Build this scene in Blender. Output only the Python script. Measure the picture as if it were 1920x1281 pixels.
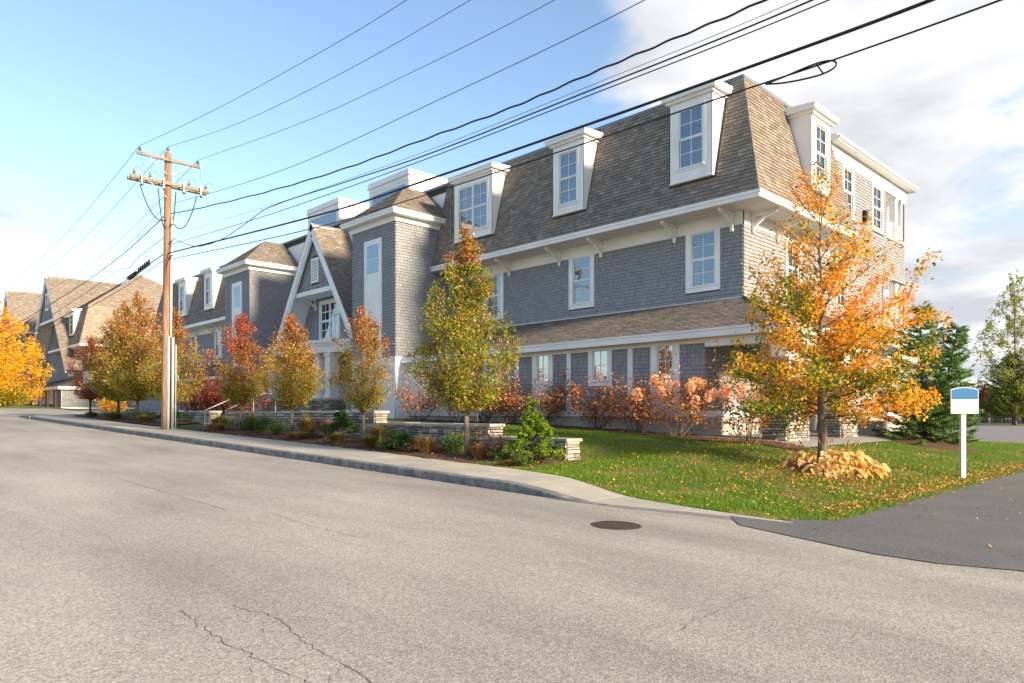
import bpy, math, random
import numpy as np
from mathutils import Vector, Matrix

# ------------------------------------------------------------------ camera, sky, sun, exposure
scene = bpy.context.scene
for o in list(bpy.data.objects):
    bpy.data.objects.remove(o)
COL = scene.collection
TH = math.radians(45.73)
cam_d = bpy.data.cameras.new('camera'); cam = bpy.data.objects.new('camera', cam_d); COL.objects.link(cam)
cam_d.sensor_width = 36; cam_d.lens = 36 * 1335 / 1920; cam_d.shift_y = 0.0706
cam_d.clip_start = 0.1; cam_d.clip_end = 3000
cam.location = (0, 0, 1.7); cam.rotation_euler = (math.radians(90), 0, TH)
scene.camera = cam

SUN_EL, SUN_PHI = math.radians(19), math.radians(6)      # phi from +X towards +Y
world = bpy.data.worlds.new('World'); scene.world = world; world.use_nodes = True
wn, wl = world.node_tree.nodes, world.node_tree.links
wn.clear()
w_out = wn.new('ShaderNodeOutputWorld')
sky = wn.new('ShaderNodeTexSky'); sky.sky_type = 'NISHITA'; sky.sun_disc = False
sky.sun_elevation = SUN_EL; sky.sun_rotation = math.pi / 2 - SUN_PHI
sky.air_density = 1.0; sky.dust_density = 0.6; sky.ozone_density = 1.5
bg_sky = wn.new('ShaderNodeBackground'); bg_sky.inputs[1].default_value = 0.095
wl.new(sky.outputs[0], bg_sky.inputs[0])
tc = wn.new('ShaderNodeTexCoord')
sep = wn.new('ShaderNodeSeparateXYZ'); wl.new(tc.outputs['Generated'], sep.inputs[0])
def wmath(op, a, b=None, c=None, clamp=False):
    n = wn.new('ShaderNodeMath'); n.operation = op; n.use_clamp = clamp
    for i, v in enumerate((a, b, c)):
        if v is None: continue
        if isinstance(v, (int, float)): n.inputs[i].default_value = v
        else: wl.new(v, n.inputs[i])
    return n.outputs[0]
zz = wmath('MAXIMUM', sep.outputs[2], 0.0)
den = wmath('ADD', zz, 0.16)
cmb = wn.new('ShaderNodeCombineXYZ')
wl.new(wmath('DIVIDE', sep.outputs[0], den), cmb.inputs[0]); wl.new(wmath('DIVIDE', sep.outputs[1], den), cmb.inputs[1])
cmb.inputs[2].default_value = 3.7
def wnoise(scale, detail, rough, vec):
    n = wn.new('ShaderNodeTexNoise'); n.inputs['Scale'].default_value = scale
    n.inputs['Detail'].default_value = detail; n.inputs['Roughness'].default_value = rough
    n.inputs['Distortion'].default_value = 0.25
    wl.new(vec, n.inputs['Vector']); return n.outputs['Fac']
n1 = wnoise(1.1, 9, 0.58, cmb.outputs[0])
n2 = wnoise(3.1, 8, 0.6, cmb.outputs[0])
# the cloud field thickens towards the lake side of the street
dotr = wmath('ADD', wmath('MULTIPLY', sep.outputs[0], 0.698), wmath('MULTIPLY', sep.outputs[1], 0.716))
cov = wmath('MULTIPLY_ADD', dotr, 1.15, -0.02)
cov = wmath('MINIMUM', wmath('MAXIMUM', cov, 0.0), 0.33)
lowl = wmath('MULTIPLY', wmath('SUBTRACT', 0.30, zz), 0.22)   # a bank of cloud low over the horizon
lowl = wmath('MAXIMUM', lowl, 0.0)
dens = wmath('ADD', wmath('ADD', n1, cov), lowl)
dens = wmath('ADD', dens, wmath('MULTIPLY', wmath('SUBTRACT', n2, 0.5), 0.26))
rampm = wn.new('ShaderNodeMapRange'); rampm.interpolation_type = 'SMOOTHSTEP'
rampm.inputs[1].default_value = 0.60; rampm.inputs[2].default_value = 0.76
wl.new(dens, rampm.inputs[0])
ccol = wn.new('ShaderNodeValToRGB')
ccol.color_ramp.elements[0].position = 0.38; ccol.color_ramp.elements[0].color = (0.52, 0.54, 0.59, 1)
ccol.color_ramp.elements[1].position = 0.66; ccol.color_ramp.elements[1].color = (0.95, 0.94, 0.93, 1)
n3 = wnoise(1.7, 6, 0.5, cmb.outputs[0]); wl.new(n3, ccol.inputs[0])
bg_c = wn.new('ShaderNodeBackground'); wl.new(ccol.outputs[0], bg_c.inputs[0]); bg_c.inputs[1].default_value = 0.42
mixw = wn.new('ShaderNodeMixShader'); wl.new(rampm.outputs[0], mixw.inputs[0])
wl.new(bg_sky.outputs[0], mixw.inputs[1]); wl.new(bg_c.outputs[0], mixw.inputs[2])
wl.new(mixw.outputs[0], w_out.inputs[0])

sun_d = bpy.data.lights.new('sun', 'SUN'); sun = bpy.data.objects.new('sun', sun_d); COL.objects.link(sun)
sun_d.energy = 3.3; sun_d.angle = math.radians(8); sun_d.color = (1.0, 0.81, 0.57)
sd = Vector((math.cos(SUN_EL) * math.cos(SUN_PHI), math.cos(SUN_EL) * math.sin(SUN_PHI), math.sin(SUN_EL)))
sun.rotation_euler = sd.to_track_quat('Z', 'Y').to_euler(); sun.location = (60, 20, 40)
scene.view_settings.view_transform = 'Standard'; scene.view_settings.look = 'None'
scene.view_settings.exposure = 1.66; scene.view_settings.gamma = 1.0; scene.view_settings.use_curve_mapping = False
scene.render.engine = 'CYCLES'; scene.cycles.use_denoising = True
scene.cycles.max_bounces = 6; scene.cycles.transparent_max_bounces = 8
scene.cycles.caustics_reflective = False; scene.cycles.caustics_refractive = False

R = random.Random(7)
NP = np.random.default_rng(7)
def lin(r, g, b, k=1.0):
    f = lambda c: (c / 255 / 12.92) if c / 255 <= 0.04045 else ((c / 255 + 0.055) / 1.055) ** 2.4
    return (f(r) * k, f(g) * k, f(b) * k)

# ------------------------------------------------------------------ materials
def new_mat(name):
    m = bpy.data.materials.new(name); m.use_nodes = True
    nt = m.node_tree; b = nt.nodes['Principled BSDF']
    return m, nt.nodes, nt.links, b
def noise_mat(name, c1, c2, scale=3.0, rough=0.8, bump=0.0, bump_scale=None, detail=6, spec=0.3, c3=None, scale3=0.3, stretch=None):
    """two tones mixed by noise; optionally a third tone in large patches"""
    m, N, L, b = new_mat(name)
    t = N.new('ShaderNodeTexCoord'); vec = t.outputs['Object']
    if stretch:
        mp = N.new('ShaderNodeMapping'); mp.inputs['Scale'].default_value = stretch
        L.new(vec, mp.inputs[0]); vec = mp.outputs[0]
    n = N.new('ShaderNodeTexNoise'); n.inputs['Scale'].default_value = scale; n.inputs['Detail'].default_value = detail
    L.new(vec, n.inputs['Vector'])
    r = N.new('ShaderNodeValToRGB'); r.color_ramp.elements[0].position = 0.33; r.color_ramp.elements[1].position = 0.67
    r.color_ramp.elements[0].color = (*c1, 1); r.color_ramp.elements[1].color = (*c2, 1)
    L.new(n.outputs['Fac'], r.inputs[0]); out = r.outputs[0]
    if c3:
        n2 = N.new('ShaderNodeTexNoise'); n2.inputs['Scale'].default_value = scale3; n2.inputs['Detail'].default_value = 5
        L.new(t.outputs['Object'], n2.inputs['Vector'])
        r2 = N.new('ShaderNodeValToRGB'); r2.color_ramp.elements[0].position = 0.42; r2.color_ramp.elements[1].position = 0.66
        L.new(n2.outputs['Fac'], r2.inputs[0])
        mx = N.new('ShaderNodeMix'); mx.data_type = 'RGBA'; L.new(r2.outputs[0], mx.inputs[0])
        L.new(out, mx.inputs[6]); mx.inputs[7].default_value = (*c3, 1); out = mx.outputs[2]
    L.new(out, b.inputs['Base Color'])
    b.inputs['Roughness'].default_value = rough; b.inputs['Specular IOR Level'].default_value = spec
    if bump:
        n3 = N.new('ShaderNodeTexNoise'); n3.inputs['Scale'].default_value = bump_scale or scale * 4; n3.inputs['Detail'].default_value = 4
        L.new(vec, n3.inputs['Vector'])
        bp = N.new('ShaderNodeBump'); bp.inputs['Strength'].default_value = bump; bp.inputs['Distance'].default_value = 0.02
        L.new(n3.outputs['Fac'], bp.inputs['Height']); L.new(bp.outputs[0], b.inputs['Normal'])
    return m
def piece_mat(name, source, rough=0.85, grain=0.25, gscale=40, spec=0.2, stretch=(1, 1, 1)):
    """colour comes per face ('attr') or per object ('obj'); noise gives the grain"""
    m, N, L, b = new_mat(name)
    if source == 'attr':
        a = N.new('ShaderNodeAttribute'); a.attribute_name = 'Col'; col = a.outputs['Color']
    else:
        a = N.new('ShaderNodeObjectInfo'); col = a.outputs['Color']
    t = N.new('ShaderNodeTexCoord'); mp = N.new('ShaderNodeMapping'); mp.inputs['Scale'].default_value = stretch
    L.new(t.outputs['Object'], mp.inputs[0])
    n = N.new('ShaderNodeTexNoise'); n.inputs['Scale'].default_value = gscale; n.inputs['Detail'].default_value = 5
    L.new(mp.outputs[0], n.inputs['Vector'])
    mr = N.new('ShaderNodeMapRange'); mr.inputs[1].default_value = 0.3; mr.inputs[2].default_value = 0.7
    mr.inputs[3].default_value = 1 - grain; mr.inputs[4].default_value = 1 + grain
    L.new(n.outputs['Fac'], mr.inputs[0])
    mx = N.new('ShaderNodeVectorMath'); mx.operation = 'SCALE'; L.new(col, mx.inputs[0]); L.new(mr.outputs[0], mx.inputs['Scale'])
    L.new(mx.outputs[0], b.inputs['Base Color'])
    b.inputs['Roughness'].default_value = rough; b.inputs['Specular IOR Level'].default_value = spec
    return m
def leaf_mat(name, trans=0.4, rough=0.55):
    m, N, L, b = new_mat(name)
    a = N.new('ShaderNodeAttribute'); a.attribute_name = 'Col'
    b.inputs['Roughness'].default_value = rough; b.inputs['Specular IOR Level'].default_value = 0.25
    L.new(a.outputs['Color'], b.inputs['Base Color'])
    tr = N.new('ShaderNodeBsdfTranslucent'); L.new(a.outputs['Color'], tr.inputs[0])
    mx = N.new('ShaderNodeMixShader'); mx.inputs[0].default_value = trans
    L.new(b.outputs[0], mx.inputs[1]); L.new(tr.outputs[0], mx.inputs[2])
    L.new(mx.outputs[0], N['Material Output'].inputs[0])
    return m
def glass_mat(name, refl=0.5, tint=(0.55, 0.62, 0.66)):
    m, N, L, b = new_mat(name)
    g = N.new('ShaderNodeBsdfGlossy'); g.inputs['Roughness'].default_value = 0.015; g.inputs[0].default_value = (0.92, 0.95, 1, 1)
    t = N.new('ShaderNodeBsdfTransparent'); t.inputs[0].default_value = (*tint, 1)
    tcn = N.new('ShaderNodeTexCoord'); n = N.new('ShaderNodeTexNoise'); n.inputs['Scale'].default_value = 1.6
    L.new(tcn.outputs['Object'], n.inputs['Vector'])
    bp = N.new('ShaderNodeBump'); bp.inputs['Strength'].default_value = 0.05; bp.inputs['Distance'].default_value = 0.05
    L.new(n.outputs['Fac'], bp.inputs['Height']); L.new(bp.outputs[0], g.inputs['Normal'])
    mx = N.new('ShaderNodeMixShader'); mx.inputs[0].default_value = refl
    L.new(t.outputs[0], mx.inputs[1]); L.new(g.outputs[0], mx.inputs[2]); L.new(mx.outputs[0], N['Material Output'].inputs[0])
    return m

M = {}
M['white'] = noise_mat('white_paint', (0.82, 0.83, 0.84), (0.88, 0.88, 0.87), 2.5, 0.5, c3=(0.77, 0.77, 0.76), scale3=0.8)
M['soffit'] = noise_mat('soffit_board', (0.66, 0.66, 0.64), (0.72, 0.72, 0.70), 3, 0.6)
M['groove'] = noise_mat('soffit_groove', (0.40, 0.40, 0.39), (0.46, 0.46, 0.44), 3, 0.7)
M['backing'] = noise_mat('wall_sheathing', (0.05, 0.05, 0.055), (0.07, 0.07, 0.075), 4, 0.9)
M['wall_sh'] = piece_mat('wall_shingle', 'attr', grain=0.22, gscale=9, stretch=(6, 6, 1))
M['wall_sh_o'] = piece_mat('wall_shingle_piece', 'obj', grain=0.22, gscale=9, stretch=(6, 6, 1))
M['roof_sh'] = piece_mat('roof_shingle', 'attr', rough=0.95, grain=0.3, gscale=60, spec=0.1)
M['roof_sh_o'] = piece_mat('roof_shingle_piece', 'obj', rough=0.95, grain=0.3, gscale=60, spec=0.1)
M['butt_shade'] = noise_mat('shingle_butt_shade', (0.055, 0.052, 0.05), (0.075, 0.07, 0.066), 8, 0.9)  # dark tone painting the shadow line under each shingle course
M['roof_base'] = noise_mat('roof_felt', (0.05, 0.045, 0.04), (0.08, 0.07, 0.06), 5, 0.95)
M['cap'] = noise_mat('metal_cap', (0.13, 0.15, 0.18), (0.17, 0.19, 0.22), 2, 0.5, spec=0.5)
M['flash'] = noise_mat('flashing', (0.55, 0.55, 0.55), (0.65, 0.65, 0.65), 2, 0.4)
M['glass'] = glass_mat('window_glass', 0.18)
M['glass_low'] = glass_mat('ground_floor_glass', 0.32, (0.35, 0.36, 0.36))
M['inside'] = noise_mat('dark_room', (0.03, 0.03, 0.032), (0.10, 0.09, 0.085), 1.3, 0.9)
M['blind'] = noise_mat('blind_fabric', (0.36, 0.38, 0.40), (0.48, 0.50, 0.52), 5, 0.9, stretch=(0.3, 0.3, 6))
M['concrete'] = noise_mat('foundation_concrete', (0.42, 0.41, 0.38), (0.52, 0.50, 0.47), 1.4, 0.9, 0.15, 30, c3=(0.34, 0.34, 0.33), scale3=0.6)
M['walk'] = noise_mat('sidewalk_concrete', (0.38, 0.355, 0.30), (0.48, 0.45, 0.385), 2.2, 0.9, 0.2, 120, c3=(0.33, 0.31, 0.28), scale3=0.5)
M['granite'] = noise_mat('granite', (0.13, 0.14, 0.145), (0.30, 0.30, 0.29), 9, 0.85, 0.4, 40, c3=(0.12, 0.125, 0.13), scale3=2.5)
M['stone'] = piece_mat('wall_stone', 'obj', rough=0.9, grain=0.35, gscale=14)
M['mortar'] = noise_mat('mortar', (0.05, 0.048, 0.045), (0.09, 0.085, 0.08), 8, 0.95)
M['capstone'] = noise_mat('cap_stone', (0.36, 0.33, 0.28), (0.50, 0.46, 0.40), 5, 0.9, 0.3, 40)
M['mulch'] = noise_mat('mulch', (0.045, 0.025, 0.016), (0.17, 0.088, 0.053), 22, 0.95, 1.0, 60)
M['gravel'] = noise_mat('gravel', (0.12, 0.12, 0.12), (0.42, 0.41, 0.40), 26, 0.95, 1.0, 40)
M['lawn'] = noise_mat('lawn_soil', (0.035, 0.065, 0.014), (0.085, 0.125, 0.028), 6, 0.95, 0.6, 60, c3=(0.15, 0.13, 0.05), scale3=0.55)
M['earth'] = noise_mat('meadow', (0.05, 0.075, 0.02), (0.10, 0.12, 0.035), 0.6, 0.95)
M['drive'] = noise_mat('fresh_asphalt', (0.062, 0.063, 0.069), (0.185, 0.185, 0.192), 42, 0.9, 0.5, 120, c3=(0.145, 0.143, 0.145), scale3=0.9)
M['lot'] = noise_mat('lot_asphalt', (0.17, 0.16, 0.165), (0.23, 0.22, 0.22), 8, 0.9)
M['paint'] = noise_mat('road_paint', (0.6, 0.6, 0.6), (0.75, 0.75, 0.74), 4, 0.8)
M['crack'] = noise_mat('crack_filler', (0.07, 0.063, 0.055), (0.22, 0.20, 0.175), 14, 0.95)
M['iron'] = noise_mat('cast_iron', (0.035, 0.022, 0.020), (0.085, 0.055, 0.047), 22, 0.65, 0.3, 60, spec=0.5)
M['bark'] = noise_mat('bark', (0.10, 0.080, 0.062), (0.24, 0.20, 0.155), 9, 0.95, 0.9, 22, stretch=(3, 3, 0.6))
M['bark_dark'] = noise_mat('dark_bark', (0.045, 0.035, 0.028), (0.11, 0.088, 0.07), 9, 0.95, 0.8, 22, stretch=(3, 3, 0.6))
M['polewood'] = noise_mat('pole_wood', (0.23, 0.14, 0.09), (0.40, 0.29, 0.20), 4, 0.85, 0.4, 20, c3=(0.22, 0.10, 0.05), scale3=0.35, stretch=(6, 6, 0.35))
M['armwood'] = noise_mat('arm_wood', (0.20, 0.165, 0.125), (0.33, 0.28, 0.22), 6, 0.9, 0.4, 20, stretch=(5, 0.6, 5))
M['cable'] = noise_mat('cable_black', (0.016, 0.018, 0.024), (0.030, 0.033, 0.04), 6, 0.6)
M['wire'] = noise_mat('bare_wire', (0.10, 0.12, 0.15), (0.15, 0.17, 0.20), 6, 0.5)
M['porcelain'] = noise_mat('porcelain', (0.16, 0.17, 0.19), (0.26, 0.27, 0.29), 6, 0.3, spec=0.6)
M['galv'] = noise_mat('galvanised_steel', (0.30, 0.33, 0.36), (0.44, 0.47, 0.50), 3, 0.5, spec=0.5, stretch=(3, 3, 0.3))
M['conduit'] = noise_mat('pale_conduit', (0.50, 0.50, 0.49), (0.60, 0.60, 0.58), 3, 0.5)
M['redwire'] = noise_mat('red_wire', (0.33, 0.05, 0.04), (0.42, 0.08, 0.05), 3, 0.6)
M['sign_blue'] = noise_mat('sign_blue', (0.010, 0.135, 0.34), (0.013, 0.15, 0.37), 2, 0.4)
M['sign_white'] = noise_mat('sign_white', (0.56, 0.56, 0.57), (0.62, 0.62, 0.62), 2, 0.45)
M['black'] = noise_mat('black_metal', (0.012, 0.012, 0.013), (0.022, 0.022, 0.023), 3, 0.5)
M['leaf'] = leaf_mat('foliage', 0.5)
M['petal'] = leaf_mat('dry_foliage', 0.3, 0.8)
M['needle'] = leaf_mat('needles', 0.2, 0.6)
M['grass'] = leaf_mat('grass_blades', 0.35, 0.6)
# worn road: pale aggregate speckle, soft tyre-dark patches
def road_mat():
    m, N, L, b = new_mat('worn_asphalt')
    t = N.new('ShaderNodeTexCoord')
    v = N.new('ShaderNodeTexVoronoi'); v.inputs['Scale'].default_value = 78; L.new(t.outputs['Object'], v.inputs['Vector'])
    r = N.new('ShaderNodeValToRGB'); e = r.color_ramp.elements
    e[0].position = 0.0; e[0].color = (*lin(130, 124, 117), 1); e[1].position = 1.0; e[1].color = (*lin(194, 188, 179), 1)
    x = e.new(0.5); x.color = (*lin(164, 158, 150), 1)
    L.new(v.outputs['Color'], r.inputs[0])
    n = N.new('ShaderNodeTexNoise'); n.inputs['Scale'].default_value = 0.35; n.inputs['Detail'].default_value = 7; n.inputs['Roughness'].default_value = 0.6
    mp = N.new('ShaderNodeMapping'); mp.inputs['Scale'].default_value = (0.45, 1.6, 1); L.new(t.outputs['Object'], mp.inputs[0]); L.new(mp.outputs[0], n.inputs['Vector'])
    mr = N.new('ShaderNodeMapRange'); mr.inputs[1].default_value = 0.3; mr.inputs[2].default_value = 0.7; mr.inputs[3].default_value = 0.66; mr.inputs[4].default_value = 1.12
    L.new(n.outputs['Fac'], mr.inputs[0])
    n2 = N.new('ShaderNodeTexNoise'); n2.inputs['Scale'].default_value = 26; n2.inputs['Detail'].default_value = 5; L.new(t.outputs['Object'], n2.inputs['Vector'])
    mr2 = N.new('ShaderNodeMapRange'); mr2.inputs[1].default_value = 0.3; mr2.inputs[2].default_value = 0.7; mr2.inputs[3].default_value = 0.86; mr2.inputs[4].default_value = 1.12
    L.new(n2.outputs['Fac'], mr2.inputs[0])
    mm = N.new('ShaderNodeMath'); mm.operation = 'MULTIPLY'; L.new(mr.outputs[0], mm.inputs[0]); L.new(mr2.outputs[0], mm.inputs[1])
    s = N.new('ShaderNodeVectorMath'); s.operation = 'SCALE'; L.new(r.outputs[0], s.inputs[0]); L.new(mm.outputs[0], s.inputs['Scale'])
    L.new(s.outputs[0], b.inputs['Base Color']); b.inputs['Roughness'].default_value = 0.9; b.inputs['Specular IOR Level'].default_value = 0.2
    bp = N.new('ShaderNodeBump'); bp.inputs['Strength'].default_value = 0.35; bp.inputs['Distance'].default_value = 0.006
    L.new(v.outputs['Distance'], bp.inputs['Height']); L.new(bp.outputs[0], b.inputs['Normal'])
    return m
M['road'] = road_mat()
def water_mat():
    m, N, L, b = new_mat('lake_water')
    b.inputs['Base Color'].default_value = (0.02, 0.035, 0.05, 1); b.inputs['Roughness'].default_value = 0.06
    t = N.new('ShaderNodeTexCoord'); n = N.new('ShaderNodeTexNoise'); n.inputs['Scale'].default_value = 0.6; L.new(t.outputs['Object'], n.inputs['Vector'])
    bp = N.new('ShaderNodeBump'); bp.inputs['Strength'].default_value = 0.08; bp.inputs['Distance'].default_value = 0.2
    L.new(n.outputs['Fac'], bp.inputs['Height']); L.new(bp.outputs[0], b.inputs['Normal'])
    return m
M['water'] = water_mat()

# ------------------------------------------------------------------ mesh helpers
def root_loc(o):
    v = Vector((0, 0, 0))
    while o is not None:
        v = v + Vector(o.location); o = o.parent
    return v
class MB:
    def __init__(s): s.v = []; s.f = []; s.c = []
    def add(s, vs, fs, col=None):
        k = len(s.v); s.v += [tuple(p) for p in vs]; s.f += [tuple(i + k for i in f) for f in fs]
        s.c += [col] * len(fs)
    BF = [(0, 3, 2, 1), (4, 5, 6, 7), (0, 1, 5, 4), (1, 2, 6, 5), (2, 3, 7, 6), (3, 0, 4, 7)]
    def box(s, x0, x1, y0, y1, z0, z1, col=None):
        s.add([(x0, y0, z0), (x1, y0, z0), (x1, y1, z0), (x0, y1, z0), (x0, y0, z1), (x1, y0, z1), (x1, y1, z1), (x0, y1, z1)], MB.BF, col)
    def quad(s, a, b, c, d, col=None): s.add([a, b, c, d], [(0, 1, 2, 3)], col)
    def poly(s, pts, col=None): s.add(pts, [tuple(range(len(pts)))], col)
    def fbox(s, fr, u0, u1, w0, w1, n0, n1, col=None):
        P = fr.p
        s.add([P(u0, w0, n1), P(u1, w0, n1), P(u1, w0, n0), P(u0, w0, n0), P(u0, w1, n1), P(u1, w1, n1), P(u1, w1, n0), P(u0, w1, n0)], MB.BF, col)
    def prism(s, pts, vec, col=None):
        n = len(pts); vec = Vector(vec)
        vs = [Vector(p) for p in pts] + [Vector(p) + vec for p in pts]
        s.add(vs, [tuple(range(n - 1, -1, -1)), tuple(range(n, 2 * n))] + [(i, (i + 1) % n, n + (i + 1) % n, n + i) for i in range(n)], col)
    def tube(s, pts, rad, n=6, col=None, caps=True):
        pts = [Vector(p) for p in pts]
        if not isinstance(rad, (list, tuple)): rad = [rad] * len(pts)
        vs = []; 
        for i, p in enumerate(pts):
            d = (pts[min(i + 1, len(pts) - 1)] - pts[max(i - 1, 0)])
            if d.length < 1e-6: d = Vector((0, 0, 1))
            d.normalize()
            a = d.cross(Vector((0.13, 0.31, 0.94)) if abs(d.z) < 0.9 else Vector((1, 0.1, 0))).normalized(); b = d.cross(a)
            for k in range(n):
                t = 2 * math.pi * k / n
                vs.append(p + (a * math.cos(t) + b * math.sin(t)) * rad[i])
        fs = [(i * n + k, i * n + (k + 1) % n, (i + 1) * n + (k + 1) % n, (i + 1) * n + k) for i in range(len(pts) - 1) for k in range(n)]
        if caps: fs += [tuple(range(n - 1, -1, -1)), tuple((len(pts) - 1) * n + k for k in range(n))]
        s.add(vs, fs, col)
    def build(s, name, mat, parent=None, smooth=False, kind=None):
        me = bpy.data.meshes.new(name); off = root_loc(parent) if parent else Vector((0, 0, 0))
        me.from_pydata([(p[0] - off.x, p[1] - off.y, p[2] - off.z) for p in s.v], [], s.f)
        if any(c is not None for c in s.c):
            at = me.attributes.new('Col', 'FLOAT_COLOR', 'FACE')
            at.data.foreach_set('color', np.array([(*(c or (0.2, 0.2, 0.2)), 1.0) for c in s.c], dtype=np.float32).ravel())
        if smooth: me.polygons.foreach_set('use_smooth', [True] * len(me.polygons))
        me.materials.append(M[mat]); me.update()
        o = bpy.data.objects.new(name, me); COL.objects.link(o)
        if parent: o.parent = parent
        if kind: o['kind'] = kind
        return o
def flat_poly(name, pts, mat):
    from mathutils.geometry import tessellate_polygon
    vs = [Vector(p) for p in pts]; m = MB(); tr = tessellate_polygon([vs])
    fs = []
    for t in tr:
        a, b, c = (vs[i] for i in t); fs.append(tuple(t) if (b - a).cross(c - a).z > 0 else tuple(t)[::-1])
    m.add(vs, fs); return m.build(name, mat)
def np_mesh(name, verts, faces, cols, mat, parent=None, kind=None, smooth=False):
    """verts (N,3), faces (F,3) arrays, cols (F,3)"""
    me = bpy.data.meshes.new(name); off = np.array(root_loc(parent) if parent else (0, 0, 0))
    verts = np.asarray(verts, dtype=np.float32) - off.astype(np.float32); faces = np.asarray(faces, dtype=np.int32)
    F, k = faces.shape
    me.vertices.add(len(verts)); me.vertices.foreach_set('co', verts.ravel())
    me.loops.add(F * k); me.loops.foreach_set('vertex_index', faces.ravel())
    me.polygons.add(F); me.polygons.foreach_set('loop_start', np.arange(0, F * k, k, dtype=np.int32))
    me.polygons.foreach_set('loop_total', np.full(F, k, dtype=np.int32))
    me.update(calc_edges=True)
    if cols is not None:
        at = me.attributes.new('Col', 'FLOAT_COLOR', 'FACE')
        at.data.foreach_set('color', np.concatenate([np.asarray(cols, dtype=np.float32), np.ones((F, 1), dtype=np.float32)], 1).ravel())
    if smooth: me.polygons.foreach_set('use_smooth', [True] * F)
    me.materials.append(M[mat]); me.validate()
    o = bpy.data.objects.new(name, me); COL.objects.link(o)
    if parent: o.parent = parent
    if kind: o['kind'] = kind
    return o
class Fr:
    """a wall's or roof's own frame: u along it, w up it, n out of it"""
    def __init__(s, o, u, w):
        s.o = Vector(o); s.u = Vector(u).normalized(); s.w = Vector(w).normalized(); s.n = s.u.cross(s.w).normalized()
    def p(s, u, w, n): return s.o + s.u * u + s.w * w + s.n * n
def front(y): return Fr((0, y, 0), (1, 0, 0), (0, 0, 1))       # faces the street (-Y)
def side(x): return Fr((x, 0, 0), (0, 1, 0), (0, 0, 1))        # faces the lake side (+X)
def thing(name, label, cat, loc, group=None):
    o = bpy.data.objects.new(name, None); COL.objects.link(o); o.location = loc; o.empty_display_size = 0.3
    o['label'] = label; o['category'] = cat
    if group: o['group'] = group
    return o
def tag(o, label, cat, group=None):
    o['label'] = label; o['category'] = cat
    if group: o['group'] = group
    return o
def struct(o): o['kind'] = 'structure'; return o

def wall_cells(mb, fr, u0, u1, w0, w1, holes, n=0.0):
    us = sorted({u0, u1, *[h[0] for h in holes], *[h[1] for h in holes]}); ws = sorted({w0, w1, *[h[2] for h in holes], *[h[3] for h in holes]})
    us = [u for u in us if u0 <= u <= u1]; ws = [w for w in ws if w0 <= w <= w1]
    for a, b in zip(us, us[1:]):
        for c, d in zip(ws, ws[1:]):
            um, wm = (a + b) / 2, (c + d) / 2
            if any(h[0] < um < h[1] and h[2] < wm < h[3] for h in holes): continue
            mb.quad(fr.p(a, c, n), fr.p(b, c, n), fr.p(b, d, n), fr.p(a, d, n))
PIECES = {}
def shingles(mb, fr, u0, u1, w0, w1, expo, wids, pal, holes=(), lim=None, thick=0.014, single=None, single_parent=None, single_mat=None, single_name=None, stagger=0.35):
    thick = thick * (2.2 if pal is not pal_roof and pal is not pal_roof2 else 1.6)
    """courses of separate tapered shingles; those for which single(u, w) is true become objects of their own"""
    rows = int(math.ceil((w1 - w0) / expo)); singles = []
    for i in range(rows):
        a = w0 + i * expo; b = min(a + expo * 1.12, w1); wm = a + expo * 0.5
        L0, L1 = (u0, u1) if lim is None else lim(wm)
        if L1 - L0 < 0.05: continue
        iv = [(L0, L1)]
        for h in holes:
            if h[2] - 0.3 * expo < wm < h[3] + 0.3 * expo:
                nx = []
                for s0, s1 in iv:
                    if h[1] <= s0 or h[0] >= s1: nx.append((s0, s1)); continue
                    if h[0] - s0 > 0.02: nx.append((s0, h[0]))
                    if s1 - h[1] > 0.02: nx.append((h[1], s1))
                iv = nx
        for s0, s1 in iv:
            u = s0
            first = True
            while u < s1 - 0.015:
                wd = R.choice(wids)
                if first: wd *= R.uniform(0.3, 1.0); first = False
                e = min(u + wd, s1)
                if s1 - e < 0.04: e = s1
                col = pal(R); dz = R.uniform(-1, 1) * expo * 0.035; dn = R.uniform(0, 0.004)
                full = abs((e - u) - wd) < 1e-4 and wd in wids
                if single and full and single(u, wm):
                    singles.append((wd, u, a + dz, dn, col, b - a))
                else:
                    g = 0.0065
                    P = fr.p
                    vs = [P(u + g, a + dz, 0.001), P(e - g, a + dz, 0.001), P(e - g, a + dz, thick + dn), P(u + g, a + dz, thick + dn), P(u + g, b, 0.003), P(e - g, b, 0.003)]
                    mb.add(vs, [(3, 2, 5, 4), (0, 3, 4), (1, 5, 2)], col); mb.add([vs[0], vs[1], vs[2], vs[3]], [(0, 1, 2, 3)], (col[0] * .36, col[1] * .36, col[2] * .36))  # lower edge coloured darker, a painted shadow line below the course
                u = e
    for wd, u, w, dn, col, hh in singles:
        key = (single_name, wd, round(hh, 3))
        if key not in PIECES:
            me = bpy.data.meshes.new(single_name); g = 0.005
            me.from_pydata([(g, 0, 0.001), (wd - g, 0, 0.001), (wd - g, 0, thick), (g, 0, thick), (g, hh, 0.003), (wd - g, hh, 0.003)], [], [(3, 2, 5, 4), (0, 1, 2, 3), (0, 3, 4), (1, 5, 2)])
            me.materials.append(M[single_mat]); me.materials.append(M['butt_shade']); me.polygons[1].material_index = 1; PIECES[key] = me  # second slot paints the course shadow on the lower edge
        o = bpy.data.objects.new(single_name, PIECES[key]); COL.objects.link(o); o.parent = single_parent
        p = fr.p(u, w, dn) - root_loc(single_parent)
        m = Matrix((( *fr.u, 0), (*fr.w, 0), (*fr.n, 0), (0, 0, 0, 1))).transposed(); m.translation = p
        o.matrix_local = m; o.color = (*col, 1)

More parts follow.
